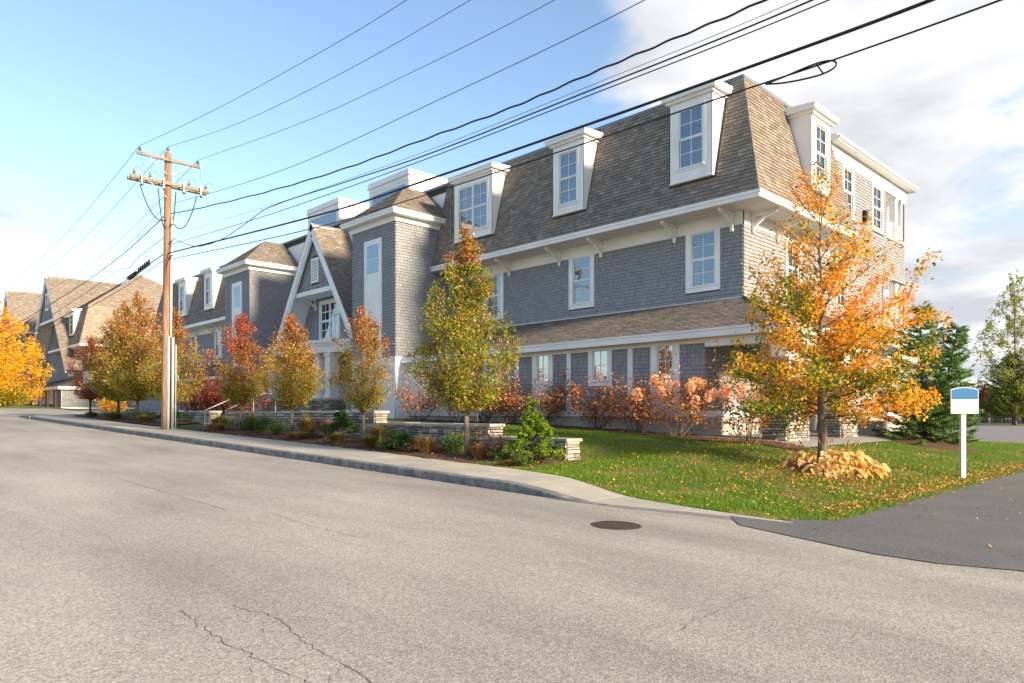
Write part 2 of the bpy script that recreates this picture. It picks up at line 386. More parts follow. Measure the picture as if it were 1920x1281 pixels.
def pal_wall(r):
    k = r.uniform(0.90, 1.10); t = r.uniform(-1, 1) * 0.006
    return ((0.288 + t) * k, 0.296 * k, (0.320 - t) * k)
def pal_wall2(r):
    k = r.uniform(0.8, 1.2)
    return (0.30 * k, 0.30 * k, 0.30 * k)
def pal_roof(r):
    x = r.random(); k = r.uniform(0.88, 1.12)
    base = (0.252, 0.216, 0.184) if x < 0.5 else (0.204, 0.178, 0.156) if x < 0.76 else (0.298, 0.258, 0.218) if x < 0.92 else (0.236, 0.178, 0.152)
    return tuple(c * k for c in base)
def pal_roof2(r):
    x = r.random(); k = r.uniform(0.88, 1.14)
    base = (0.29, 0.238, 0.188) if x < 0.6 else (0.245, 0.204, 0.164) if x < 0.85 else (0.33, 0.275, 0.22)
    return tuple(c * k for c in base)

# ------------------------------------------------------------------ terrain
def lerp_tab(x, tab):
    if x <= tab[0][0]: return tab[0][1]
    for (a, za), (b, zb) in zip(tab, tab[1:]):
        if x <= b: return za + (zb - za) * (x - a) / (b - a)
    return tab[-1][1]
def sstep(t): t = min(max(t, 0), 1); return t * t * (3 - 2 * t)
def z_road(x): return -0.027 * min(max(x, -98), 34)
def kerb_h(x): return 0.17 * (1 - sstep((x + 9.6) / 2.3))
ZB = [(-100, 2.28), (-84, 2.24), (-66, 1.78), (-45, 1.70), (-33, 1.62), (-27, 1.42), (-19.4, 1.26), (-15.1, 1.10), (-12.1, 0.96), (-9.3, 0.86), (-7, 0.50), (-4.2, 0.115), (0, 0), (60, -0.9)]
def walk_back(x):
    return lerp_tab(x, [(-58, 13.0), (-50, 11.3), (-38, 10.95), (-27, 11.05), (-19, 11.2), (-13.3, 10.95), (-11, 10.9), (-9.8, 10.72), (-7.7, 10.28), (-6.4, 10.08), (-5.3, 10.02), (-4.5, 10.02)])
def ground(x, y):
    if y < 9.3 or (-82 < x < -55.2 and y < 17): return z_road(x)
    if x > -4.2: za = z_road(x)
    else: za = z_road(x) + kerb_h(x) + 0.01
    if y <= 11: z = za
    else:
        zb = lerp_tab(x, ZB)
        if x < -11.3:                                    # held back by the stone walls
            if y < 13.2: z = za + 0.15 * max(0.0, y - walk_back(x)) / 2.2 + 0.005
            else:
                z0 = za + 0.15; z1 = min(zb, 1.0 if x > -14.3 else 1.33 if x > -19.7 else 1.7)
                z = max(z0, z1) + (zb - max(z0, z1)) * sstep((y - 13.4) / 6.5)
            if y < 13.2 or x > -14.5:
                zl = za + (zb - za) * sstep((y - 10.6) / 9.9)
                k = sstep((x + 12.4) / 1.1)
                z = z * (1 - k) + zl * k
        else: z = za + (zb - za) * sstep((y - 10.6) / 9.9)
    if y > 30: 
        t = sstep((y - 30) / 12); z = z * (1 - t) + (0.3 if x > -60 else 2.0) * t
    if y > 120: z = z + (-1.2 - z) * sstep((y - 125) / 30)
    return z
def sheet(name, xs, ys, zf, mat, inside=None):
    mb = MB(); idx = {}
    for i, x in enumerate(xs):
        for j, y in enumerate(ys):
            idx[i, j] = len(mb.v); mb.v.append((x, y, zf(x, y)))
    for i in range(len(xs) - 1):
        for j in range(len(ys) - 1):
            if inside and not inside((xs[i] + xs[i + 1]) / 2, (ys[j] + ys[j + 1]) / 2): continue
            mb.f.append((idx[i, j], idx[i + 1, j], idx[i + 1, j + 1], idx[i, j + 1])); mb.c.append(None)
    return mb.build(name, mat, smooth=True)
def frange(a, b, st):
    n = max(1, int(round((b - a) / st))); return [a + (b - a) * i / n for i in range(n + 1)]
gx = [-900, -500, -300, -200, -150, -120] + frange(-100, 10, 0.5) + [14, 20, 30, 60, 120, 250, 600]
gy = [-700, -300, -120, -60, -30, -15, 0, 6, 9.0] + frange(9.4, 32, 0.4) + frange(33, 60, 2) + [70, 85, 100, 115, 125, 135, 145, 160, 250, 600, 1400]
struct(sheet('ground', gx, gy, lambda x, y: ground(x, y) - (0.10 if y < 11.4 or x > -4.6 else 0.035), 'earth'))
road_o = struct(sheet('road', [-160, -98, -60, -30, 0, 34, 120], [-40, -8, 0, 9.24], lambda x, y: z_road(x), 'road'))
# the road mouth at the top of the street, where the pavement turns the corner
struct(sheet('side_street', frange(-82, -51.5, 3), [9.24, 11, 13, 15, 16.5], lambda x, y: z_road(x) + 0.004, 'road'))

# kerb: granite stones laid end to end, sinking to flush at the driveway
kerb_root = struct(MB().build('kerb', 'granite')) if False else None
mbk = MB(); x = -51.0
kerb = bpy.data.objects.new('kerb', None); COL.objects.link(kerb); kerb['kind'] = 'structure'
while x < -7.4:
    e = min(x + R.uniform(1.7, 2.3), -7.3); m = MB(); g = 0.004
    n = 4; pts = [x + g + (e - x - 2 * g) * i / n for i in range(n + 1)]
    for a, b in zip(pts, pts[1:]):
        ha, hb = z_road(a) + max(kerb_h(a), 0.012), z_road(b) + max(kerb_h(b), 0.012)
        y0, y1 = 9.18, 9.33
        m.add([(a, y0 + .01, z_road(a) - .1), (b, y0 + .01, z_road(b) - .1), (b, y1, z_road(b) - .1), (a, y1, z_road(a) - .1), (a, y0, ha - .02), (b, y0, hb - .02), (b, y0 + .025, hb), (a, y0 + .025, ha), (b, y1, hb), (a, y1, ha)],
              [(0, 1, 5, 4), (4, 5, 6, 7), (7, 6, 8, 9), (1, 0, 3, 2)])
    m.build('kerb_stone', 'granite', kerb); x = e
# the kerb's return at the side street
m = MB()
arc = [(-51.0 - 4.2 * math.sin(t), 9.25 + 4.2 * (1 - math.cos(t))) for t in [i * math.pi / 2 / 8 for i in range(9)]] + [(-55.2, 16.5)]
for (xa, ya), (xb, yb) in zip(arc, arc[1:]):
    dx, dy = xb - xa, yb - ya; l = math.hypot(dx, dy); nx, ny = dy / l * 0.15, -dx / l * 0.15
    za, zb_ = z_road(xa), z_road(xb)
    m.add([(xa, ya, za - .1), (xb, yb, zb_ - .1), (xb - nx, yb - ny, zb_ - .1), (xa - nx, ya - ny, za - .1), (xa, ya, za + .16), (xb, yb, zb_ + .16), (xb - nx, yb - ny, zb_ + .16), (xa - nx, ya - ny, za + .16)], MB.BF)
m.build('kerb_stone', 'granite', kerb)
# sidewalk slabs, each its own concrete bay with a tooled joint
walk = bpy.data.objects.new('sidewalk', None); COL.objects.link(walk); walk['kind'] = 'structure'
def walk_back(x):
    return lerp_tab(x, [(-58, 13.0), (-50, 11.3), (-38, 10.95), (-27, 11.05), (-19, 11.2), (-13.3, 10.95), (-11, 10.9), (-9.8, 10.72), (-7.7, 10.28), (-6.4, 10.08), (-5.3, 10.02), (-4.5, 10.02)])
def walk_front(x):
    return lerp_tab(x, [(-7.4, 9.33), (-6.9, 9.48), (-5.8, 9.80), (-4.5, 10.01)])
x = -54.8
while x < -4.55:
    e = min(x + 1.52, -4.5); m = MB(); n = 5; g = 0.006 if x > -40 else 0.01
    q = [x + g + (e - x - 2 * g) * i / n for i in range(n + 1)]
    for a, b in zip(q, q[1:]):
        fa, fb = walk_front(a), walk_front(b)
        if a < -51: fa = 9.25 + 4.2 * (1 - math.sqrt(max(0, 1 - ((-51 - a) / 4.2) ** 2))) + 0.12
        if b < -51: fb = 9.25 + 4.2 * (1 - math.sqrt(max(0, 1 - ((-51 - b) / 4.2) ** 2))) + 0.12
        za, zb_ = z_road(a) + kerb_h(a) + 0.006, z_road(b) + kerb_h(b) + 0.006
        m.add([(a, fa, za), (b, fb, zb_), (b, walk_back(b), zb_ + .02), (a, walk_back(a), za + .02), (a, fa, za - .06), (b, fb, zb_ - .06), (b, walk_back(b), zb_ - .06), (a, walk_back(a), za - .06)],
              [(0, 1, 2, 3), (4, 5, 1, 0), (2, 6, 7, 3), (0, 3, 7, 4), (1, 5, 6, 2)])
    m.build('paving_slab', 'walk', walk); x = e
mbj = MB()
for a, b in zip(frange(-54, -4.6, 1), frange(-54, -4.6, 1)[1:]):
    mbj.quad((a, walk_front(a) + (0.6 if a < -51.5 else 0), z_road(a) + kerb_h(a) - .012), (b, walk_front(b) + (0.6 if a < -51.5 else 0), z_road(b) + kerb_h(b) - .012), (b, walk_back(b), z_road(b) + kerb_h(b) + .006), (a, walk_back(a), z_road(a) + kerb_h(a) + .006))
mbj.build('joint_bed', 'mortar', walk)
# far end of the pavement round the corner, towards the second building
struct(sheet('corner_pavement', frange(-72, -54.6, 1.2), frange(12.2, 18.5, 0.7), lambda x, y: z_road(x) + 0.17 - 0.006 * max(0, -56 - x), 'walk', lambda x, y: y > 12.2 + 0.3 * max(0, (-56 - x))))

# lawn at the corner and along the front
lx, ly = frange(-12.6, -4.2, 0.2), frange(9.95, 42, 0.25)
def lawn_inside(x, y):
    if y < walk_back(x) - 0.02: return False
    if x > -4.8 and y < 11.0 and (x + 4.8) + (11.0 - y) > 0.85: return False
    return True
def lawn_z(x, y): return ground(x, y) + 0.0
struct(sheet('lawn', lx, ly, lawn_z, 'lawn', lawn_inside))
struct(sheet('terrace_lawn', frange(-30, -12.6, 0.3), frange(13.5, 20.3, 0.3), lawn_z, 'lawn'))
struct(sheet('planting_bed', frange(-30.4, -10.7, 0.2), frange(10.9, 13.1, 0.2), lambda x, y: ground(x, y) + 0.012 + 0.02 * math.sin(7 * x + 3 * y) * math.sin(5 * y - 2 * x), 'mulch',
             lambda x, y: y > walk_back(x) and x < -10.75 - 0.9 * sstep((11.9 - y) / 1.0)))
struct(sheet('far_planting_bed', frange(-52, -34.5, 0.5), frange(11.2, 13.1, 0.3), lambda x, y: ground(x, y) + 0.02, 'mulch', lambda x, y: y > walk_back(x) + 0.02))
def fb_front(x): return lerp_tab(x, [(-27, 18.9), (-20, 18.7), (-14, 18.6), (-11, 18.7), (-8.6, 18.9)])
struct(sheet('foundation_bed', frange(-27.5, -8.4, 0.3), frange(18.4, 20.6, 0.2), lambda x, y: ground(x, y) + 0.03 + 0.015 * math.sin(6 * x + 4 * y), 'mulch', lambda x, y: y > fb_front(x) and not (x > -12.2 and y > 19.9)))
struct(sheet('gravel_strip', frange(-12.1, -8.5, 0.3), frange(19.9, 29.0, 0.35), lambda x, y: ground(x, y) + 0.035, 'gravel'))
# driveway and the lot by the lake
def z_drive(x, y): return ground(x, y) + 0.008
struct(sheet('driveway', [-4.3, -3.2, -2, -1, 0, 2, 6, 12, 20], [9.2] + frange(9.6, 42, 0.9), lambda x, y: ground(max(x, -4.19), y) + 0.008, 'drive', lambda x, y: True))
# the apron: fresh asphalt feathered over the old road, and the old road running up to the flush sidewalk
struct(sheet('road_edge', frange(-9.6, -4.2, 0.6), [9.2, 9.6, 10.0, 10.4], lambda x, y: z_road(x) + 0.0015, 'road'))
ap = [(-5.52, 10.03), (-5.2, 9.6), (-4.94, 9.27), (-3.94, 8.98), (-2.95, 8.71), (-2.31, 8.74), (-1.63, 9.05), (2, 9.1), (20, 9.1), (20, 9.3), (-4.1, 9.3), (-4.1, 10.7), (-4.75, 10.7), (-4.62, 10.12)]
struct(flat_poly('driveway_apron', [(x, y, z_road(x) + 0.0105) for x, y in ap], 'drive'))
gut = [(-9.4, 9.185), (-8.2, 9.10), (-6.9, 9.26), (-5.6, 9.55), (-5.2, 9.6), (-5.52, 10.03), (-5.8, 9.82), (-6.9, 9.50), (-7.4, 9.35), (-8.3, 9.2)]
struct(flat_poly('gutter_strip', [(x, y, z_road(x) + 0.005) for x, y in gut], 'lot'))
struct(sheet('parking_lot', [-60, -30, -12.4, -4, 30, 90], [40.5, 60, 80, 98], lambda x, y: 0.315, 'lot'))
mw = MB(); mw.quad((-900, 140, -0.35), (900, 140, -0.35), (900, 1300, -0.35), (-900, 1300, -0.35)); struct(mw.build('lake', 'water'))

# ------------------------------------------------------------------ the building: windows, brackets, dormers
def window(B, fr, u0, u1, w0, w1, cols=2, rows=4, cas=0.13, double=False, blind=False, gl='glass', rail=True, sill=True, mat='white', name='window', depth=0.07, bar=0.013, shift=0.0):
    """u0..w1 is the glazed opening; casing stands round it, sashes, bars and panes sit inside it"""
    m = MB(); k = cas; P = 0.032 + shift
    m.fbox(fr, u0 - k, u0, w0 - k, w1 + k, -0.02, P); m.fbox(fr, u1, u1 + k, w0 - k, w1 + k, -0.02, P)
    m.fbox(fr, u0, u1, w1, w1 + k, -0.02, P); m.fbox(fr, u0, u1, w0 - k, w0, -0.02, P)
    win = m.build(name, mat, B)
    units = [(u0, (u0 + u1) / 2 - 0.035), ((u0 + u1) / 2 + 0.035, u1)] if double else [(u0, u1)]
    if double:
        m = MB(); m.fbox(fr, (u0 + u1) / 2 - 0.035, (u0 + u1) / 2 + 0.035, w0, w1, -0.06 + shift, 0.02 + shift); m.build('mullion', mat, win)
    if sill:
        m = MB(); m.fbox(fr, u0 - k * 0.6, u1 + k * 0.6, w0 - 0.045, w0 - 0.003, 0.034 + shift, 0.07 + shift); m.build('sill', mat, win)
    st = 0.045 if bar < .02 else 0.07; b = bar
    for a, c in units:
        m = MB(); half = [(w0, (w0 + w1) / 2), ((w0 + w1) / 2, w1)] if rail else [(w0, w1)]
        for hi, (p, q) in enumerate(half):
            d = (-0.055 if (rail and hi == 0) else -0.035) + shift
            m.fbox(fr, a, a + st, p, q, d - .02, d + .015); m.fbox(fr, c - st, c, p, q, d - .02, d + .015)
            m.fbox(fr, a + st, c - st, p, p + st, d - .02, d + .015); m.fbox(fr, a + st, c - st, q - st, q, d - .02, d + .015)
            r = rows // 2 if rail else rows
            ga, gc, gp, gq = a + st, c - st, p + st, q - st
            for i in range(1, cols):
                x = ga + (gc - ga) * i / cols; m.fbox(fr, x - b, x + b, gp, gq, d - .012, d + .010)
            for j in range(1, r):
                y = gp + (gq - gp) * j / r; m.fbox(fr, ga, gc, y - b, y + b, d - .010, d + .008)
            for i in range(cols):
                for j in range(r):
                    pm = MB(); tw = R.uniform(-0.002, 0.002)
                    x0, x1_ = ga + (gc - ga) * i / cols, ga + (gc - ga) * (i + 1) / cols; y0, y1_ = gp + (gq - gp) * j / r, gp + (gq - gp) * (j + 1) / r
                    pm.fbox(fr, x0, x1_, y0, y1_, d - 0.006 + tw, d - 0.001 + tw); pm.build('pane', gl, win)
        m.build('sash', mat, win)
    if shift: return win
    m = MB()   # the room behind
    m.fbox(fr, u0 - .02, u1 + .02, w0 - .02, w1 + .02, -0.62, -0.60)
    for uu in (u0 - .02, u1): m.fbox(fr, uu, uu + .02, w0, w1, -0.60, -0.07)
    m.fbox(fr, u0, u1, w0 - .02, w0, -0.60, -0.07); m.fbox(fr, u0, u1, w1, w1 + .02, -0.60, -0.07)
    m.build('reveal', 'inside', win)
    if blind:
        m = MB(); n = 9; h = (w1 - w0) / n
        for i in range(n):
            lo = w0 + i * h
            m.add([fr.p(u0, lo, -0.10), fr.p(u1, lo, -0.10), fr.p(u1, lo + h, -0.13), fr.p(u0, lo + h, -0.13)], [(0, 1, 2, 3)])
        m.build('blind', 'blind', win)
    return win
def bracket(B, fr, u, wtop, reach=0.95, drop=0.62, t=0.055):
    m = MB(); P = fr.p
    m.fbox(fr, u - t, u + t, wtop - drop, wtop - 0.09, 0.035, 0.125)           # leg on the wall
    m.fbox(fr, u - t, u + t, wtop - drop - 0.06, wtop - drop, 0.05, 0.11)
    m.fbox(fr, u - t, u + t, wtop - 0.10, wtop - 0.003, 0.035, reach)          # beam under the soffit
    q = [P(u - t, wtop - drop + .10, .125), P(u - t, wtop - drop + .22, .125), P(u - t, wtop - .19, .42), P(u - t, wtop - .10, reach - .16), P(u - t, wtop - .10, reach - .02), P(u - t, wtop - .24, .50)]
    m.prism(q, fr.u * (2 * t))
    return m.build('bracket', 'white', B)
def dormer(B, fr, u0, u1, w0, w1, gl, slope, double=False, back=0.0):
    """fr: the dormer's face; slope(w) gives how far behind the face the mansard lies at height w"""
    m = MB(); P = fr.p
    for s, uu in ((-1, u0), (1, u1)):       # cheeks
        m.prism([P(uu - .03 if s > 0 else uu, w0, 0.0), P(uu - .03 if s > 0 else uu, w1, 0.0), P(uu - .03 if s > 0 else uu, w1, -slope(w1) - .05), P(uu - .03 if s > 0 else uu, w0, -slope(w0) - .05)], fr.u * .03)
    g0, g1, h0, h1 = gl
    wall_cells(m, fr, u0, u1, w0, w1, [(g0, g1, h0, h1)], 0.0)
    m.fbox(fr, u0, u1, w0 - .03, w0, -0.12, 0.03)
    d = m.build('dormer', 'white', B)
    r = MB(); o = 0.22                      # cornice and shed roof
    bk = -slope(w1 + .2) - 0.1
    r.fbox(fr, u0 - o * .35, u1 + o * .35, w1 - .02, w1 + .08, bk, o * .5)
    r.fbox(fr, u0 - o, u1 + o, w1 + .08, w1 + .23, bk, o)
    r.prism([P(u0 - o - .03, w1 + .23, o + .03), P(u0 - o - .03, w1 + .26, o + .03), P(u0 - o - .03, w1 + .36, bk), P(u0 - o - .03, w1 + .23, bk)], fr.u * (u1 - u0 + 2 * o + .06))
    r.build('dormer_roof', 'white', d)
    return d, window(B, fr, *gl, cols=2, rows=4, cas=0.12, double=double, blind=True)
def eave(mb, x0, x1, y0, y1, z0, z1): mb.box(x0, x1, y0, y1, z0, z1)

ZE0, ZE1, ZT = 8.77, 9.00, 13.40     # mansard eave (fascia bottom and top) and flat-roof edge
def mansard_front(B, name, x0, x1, ye, yt, holes, single=None, pal=pal_roof):
    """steep street-side roof slope between x0 (left) and x1 (right hip)"""
    L = math.hypot(yt - ye, ZT - ZE1); fr = Fr((0, ye, ZE1), (1, 0, 0), (0, yt - ye, ZT - ZE1))
    m = MB(); hip = (yt - ye) / L
    m.quad(fr.p(x0, 0, 0), fr.p(x1, 0, 0), fr.p(x1 - (yt - ye), L, 0), fr.p(x0, L, 0)); roof = m.build(name, 'roof_base', B)
    mb = MB()
    shingles(mb, fr, x0, x1, 0.0, L, 0.142, (0.18, 0.24, 0.30, 0.36), pal, holes, lambda w: (x0, x1 - w * hip), 0.016, single, roof, 'roof_shingle_o' if False else 'roof_sh_o', 'roof_shingle')
    o = mb.build('roof_shingles', 'roof_sh', roof, kind='stuff')
    return roof, fr, L
def mans_w(z): return (z - ZE1) / (ZT - ZE1) * math.hypot(1.14, ZT - ZE1)

MAIN = thing('apartment_building', 'long three storey grey shingled apartment building with brown mansard roof and white dormers', 'building', (-30, 24, 1.3))
B = MAIN
XR, YG, Y2 = -12.1, 20.53, 23.03
# concrete foundation and water table
m = MB(); m.box(-70, XR, YG + .03, 40, 0.2, 1.60); m.box(-32.08, -28.24, 19.80, 21, 0.9, 1.45); m.box(-48.07, -44.32, 19.8, 21, 1.0, 1.45); m.build('foundation', 'concrete', B)
m = MB(); m.box(-28.2, XR + .045, YG - .045, YG + .2, 1.602, 1.80); m.box(XR, XR + .045, YG + .2, 40, 1.602, 1.80); m.build('water_table', 'white', B)
m = MB(); m.box(-66, -48.1, YG - .045, YG + .2, 1.602, 1.80); m.build('water_table', 'white', B)
# ground floor wall, street side
GFW = [(-22.55, -21.85), (-19.62, -19.02), (-16.78, -16.08), (-13.95, -13.32)]
gh = [(a, b, 2.92, 4.05) for a, b in GFW]
m = MB(); fr = front(YG); wall_cells(m, fr, -28.2, XR, 1.8, 4.14, gh, -0.002); gw = m.build('ground_floor_wall', 'backing', B)
m = MB(); shw = [(a - .26, b + .26, 1.8, 4.14) if i % 2 == 1 else (a - .2, b + .2, 2.72, 4.14) for i, (a, b) in enumerate(GFW)]
pil = [-23.6, -20.76, -17.94, -15.07]
shh = shw + [(p - .11, p + .11, 1.8, 4.14) for p in pil]
shingles(m, fr, -24.4, XR, 1.80, 4.02, 0.135, (0.11, 0.14, 0.17, 0.20), pal_wall, shh)
m.build('wall_shingles', 'wall_sh', gw, kind='stuff')
for p in pil:
    m = MB(); m.fbox(fr, p - .11, p + .11, 1.80, 4.0, 0.0, 0.03); m.build('pilaster', 'white', gw)
for i, (a, b) in enumerate(GFW):
    window(B, fr, a, b, 2.92, 4.05, cols=2, rows=2, cas=0.2 if i % 2 == 0 else 0.26, rail=False, gl='glass_low')
    if i % 2 == 1:
        m = MB(); m.fbox(fr, a - .26, b + .26, 1.802, 2.655, 0.0, 0.028); m.fbox(fr, a - .12, b + .12, 1.95, 2.55, 0.028, 0.036); m.build('apron_panel', 'white', gw)
m = MB(); m.fbox(fr, -28.2, XR, 4.0, 4.14, 0.001, 0.026); m.build('frieze_board', 'white', gw)
# white panelled stretch with a door beside the tower
m = MB(); m.fbox(fr, -28.2, -24.4, 1.8, 4.0, 0.0, 0.03)
for xx in (-28.0, -26.9, -25.5, -24.5): m.fbox(fr, xx - .06, xx + .06, 1.8, 4.0, 0.03, 0.045)
m.build('panel_wall', 'white', gw)
m = MB(); m.fbox(fr, -26.72, -25.7, 1.65, 3.72, 0.03, 0.06); dr = m.build('door', 'white', B)
for i in range(2):
    for j in range(2):
        m = MB(); m.fbox(fr, -26.58 + i * .40, -26.24 + i * .40, 2.85 + j * .40, 3.19 + j * .40, 0.06, 0.068); m.build('pane', 'glass_low', dr)
m = MB(); m.fbox(fr, -25.84, -25.78, 2.55, 2.68, 0.06, 0.12); m.build('handle', 'black', dr)
# skirt roof over the ground floor, wrapping the corner as a porch
EX, EY = -9.2, 20.1
Lk = math.hypot(Y2 - EY, 5.76 - 4.36); frk = Fr((0, EY, 4.36), (1, 0, 0), (0, Y2 - EY, 5.76 - 4.36))
m = MB(); m.quad(frk.p(-28.2, 0, 0), frk.p(EX, 0, 0), (XR, Y2, 5.76), (-28.2, Y2, 5.76)); m.quad((EX, EY, 4.36), (EX, 33, 4.36), (XR, 33, 5.76), (XR, Y2, 5.76)); skirt = m.build('skirt_roof', 'roof_base', B)
hipk = (Y2 - EY) / Lk
m = MB(); shingles(m, frk, -28.2, EX, 0, Lk, 0.142, (0.20, 0.28, 0.36), pal_roof, (), lambda w: (-28.2, EX - w * hipk * (EX - XR) / (Y2 - EY)), 0.012)
frs = Fr((EX, 0, 4.36), (0, 1, 0), (XR - EX, 0, 1.40)); Ls = math.hypot(EX - XR, 1.4)
shingles(m, frs, EY, 33, 0, Ls, 0.142, (0.20, 0.28, 0.36), pal_roof, (), lambda w: (EY + w / Ls * (Y2 - EY), 33), 0.012)
m.tube([(EX, EY, 4.375), (XR, Y2, 5.775)], 0.05, 6, (0.1, 0.085, 0.07))
m.build('roof_shingles', 'roof_sh', skirt, kind='stuff')
m = MB(); m.fbox(front(Y2), -28.2, XR, 5.73, 5.80, 0.0, 0.03); m.build('flashing', 'flash', skirt)
m = MB(); m.box(-28.2, EX, EY - .03, EY + .02, 4.13, 4.33); m.box(-28.2, EX + .03, EY - .06, EY + .0, 4.33, 4.40); m.box(EX - .02, EX + .03, EY + .02, 33, 4.13, 4.33); m.box(EX, EX + .06, EY - .06, 33, 4.33, 4.40); m.build('fascia', 'white', skirt)
m = MB(); m.box(-28.2, XR, EY + .02, YG, 4.13, 4.15); m.box(XR, EX - .02, EY + .02, 33, 4.13, 4.15); m.build('soffit', 'soffit', skirt)
m = MB(); m.box(XR + .03, EX - .25, 20.42, 20.70, 3.86, 4.128); m.box(EX - .55, EX - .25, 20.70, 32.8, 3.86, 4.128); m.build('porch_beam', 'white', skirt)

# upper street wall with three tall windows
UW = [(-25.4, -24.4), (-19.90, -18.95), (-14.17, -13.20)]
uh = [(a, b, 6.36, 8.30) for a, b in UW]
fr2 = front(Y2); m = MB(); wall_cells(m, fr2, -28.2, XR, 5.72, 8.77, uh, -0.002); uwall = m.build('upper_wall', 'backing', B)
m = MB(); shingles(m, fr2, -28.2, XR, 5.80, 8.32, 0.135, (0.11, 0.14, 0.17, 0.20), pal_wall, [(a - .22, b + .22, 6.14, 8.5) for a, b in UW], None, 0.014, lambda u, w: u > -16.3 and w > 5.9, uwall, 'wall_sh_o', 'wall_shingle')
m.build('wall_shingles', 'wall_sh', uwall, kind='stuff')
for a, b in UW: window(B, fr2, a, b, 6.36, 8.30, cols=2, rows=4, cas=0.22)
m = MB(); m.fbox(fr2, -28.2, XR + .03, 8.31, 8.768, 0.001, 0.03); m.build('frieze_board', 'white', uwall)
for u in (-23.73, -20.61, -18.33, -14.83, -12.5): bracket(B, fr2, u, ZE0)
# side walls facing the lake
frx = side(XR)
SW2 = [(26.45, 27.5, 6.36, 8.30), (31.2, 32.2, 6.36, 8.3)]
SW3 = [(31.95, 32.95, 10.5, 12.45), (35.45, 36.6, 10.5, 12.45)]
SG = [(24.4, 25.3, 2.6, 4.0), (30.6, 31.5, 2.6, 4.0), (34.5, 35.4, 2.6, 4.0)]
LOG = [(37.3, 39.6, 10.3, 12.5), (36.8, 39.6, 5.9, 8.2)]
m = MB(); wall_cells(m, frx, YG, 39.9, 1.8, 4.14, SG, -0.002); wall_cells(m, frx, Y2, 39.9, 4.14, 8.77, SW2 + LOG[1:], -0.002); wall_cells(m, frx, 30.3, 39.9, 8.77, 12.6, SW3 + LOG[:1], -0.002); swall = m.build('side_wall', 'backing', B)
m = MB(); g = 0.2
shingles(m, frx, YG, 39.9, 1.80, 4.0, 0.135, (0.14, 0.17, 0.20, 0.24), pal_wall, [(a - g, b + g, c - g, d + g) for a, b, c, d in SG])
shingles(m, frx, Y2, 39.9, 4.0, 8.32, 0.135, (0.14, 0.17, 0.20, 0.24), pal_wall, [(a - g, b + g, c - g, d + g) for a, b, c, d in SW2] + [(36.6, 40, 5.7, 8.4)])
shingles(m, frx, 30.3, 39.9, 8.32, 12.5, 0.135, (0.14, 0.17, 0.20, 0.24), pal_wall, [(a - g, b + g, c - g, d + g) for a, b, c, d in SW3] + [(37.2, 40, 10.2, 12.6)])
m.build('wall_shingles', 'wall_sh', swall, kind='stuff')
for h in SW2 + SW3: window(B, frx, *h, cols=2, rows=4, cas=0.18, blind=h[2] > 9)
for h in SG: window(B, frx, *h, cols=2, rows=2, cas=0.18, rail=False, gl='glass_low')
m = MB(); m.fbox(frx, Y2 - .03, 30.3, 8.31, 8.768, 0.001, 0.03); m.fbox(frx, 30.3, 40.0, 12.5, 13.06, 0.001, 0.05); m.fbox(frx, 30.3, 40.05, 12.78, 13.06, 0.05, 0.09); m.build('frieze_board', 'white', swall)
for u in (23.6, 25.5, 28.44): bracket(B, frx, u, ZE0)
m = MB()   # cornice of the flat-fronted rear part
m.box(XR - 2, XR + .45, 30.2, 40.35, 13.062, 13.12); m.box(XR - 2, XR + .52, 30.2, 40.42, 13.12, 13.26); m.box(XR - 2, XR + .40, 30.2, 40.3, 13.26, 13.34); m.build('cornice', 'white', B)
for z0, z1 in ((10.3, 12.5), (5.9, 8.2)):      # two loggias at the rear corner
    y0 = 37.3 if z0 > 9 else 36.8
    m = MB(); m.box(XR - 1.9, XR - .02, y0 - .02, y0, z0, z1); m.box(XR - 1.92, XR - 1.9, y0, 39.9, z0, z1); m.box(XR - 1.9, XR - .03, y0, 39.9, z0 - .12, z0 - .003); m.box(XR - 1.9, XR - .03, y0, 39.9, z1 + .003, z1 + .12); lg = m.build('loggia', 'white', B)
    for yy in (38.75, 39.6):
        m = MB(); m.box(XR - .30, XR - .01, yy - .17, yy + .17, z0, z1 - .1); m.box(XR - .34, XR + .03, yy - .21, yy + .21, z1 - .1, z1); m.box(XR - .33, XR + .02, yy - .2, yy + .2, z0, z0 + .14); m.build('column', 'white', lg)
    m = MB(); m.box(XR - .2, XR - .12, y0, 39.9, z0 + .85, z0 + .93)
    for i in range(20): m.box(XR - .18, XR - .14, y0 + .05 + i * .125, y0 + .09 + i * .125, z0, z0 + .85)
    m.build('railing', 'white', lg)
m = MB(); m.box(XR + .03, XR + .18, 34.05, 34.3, 10.45, 10.95); m.box(XR, XR + .03, 34.1, 34.25, 10.55, 10.85); m.build('wall_lamp', 'black', B)
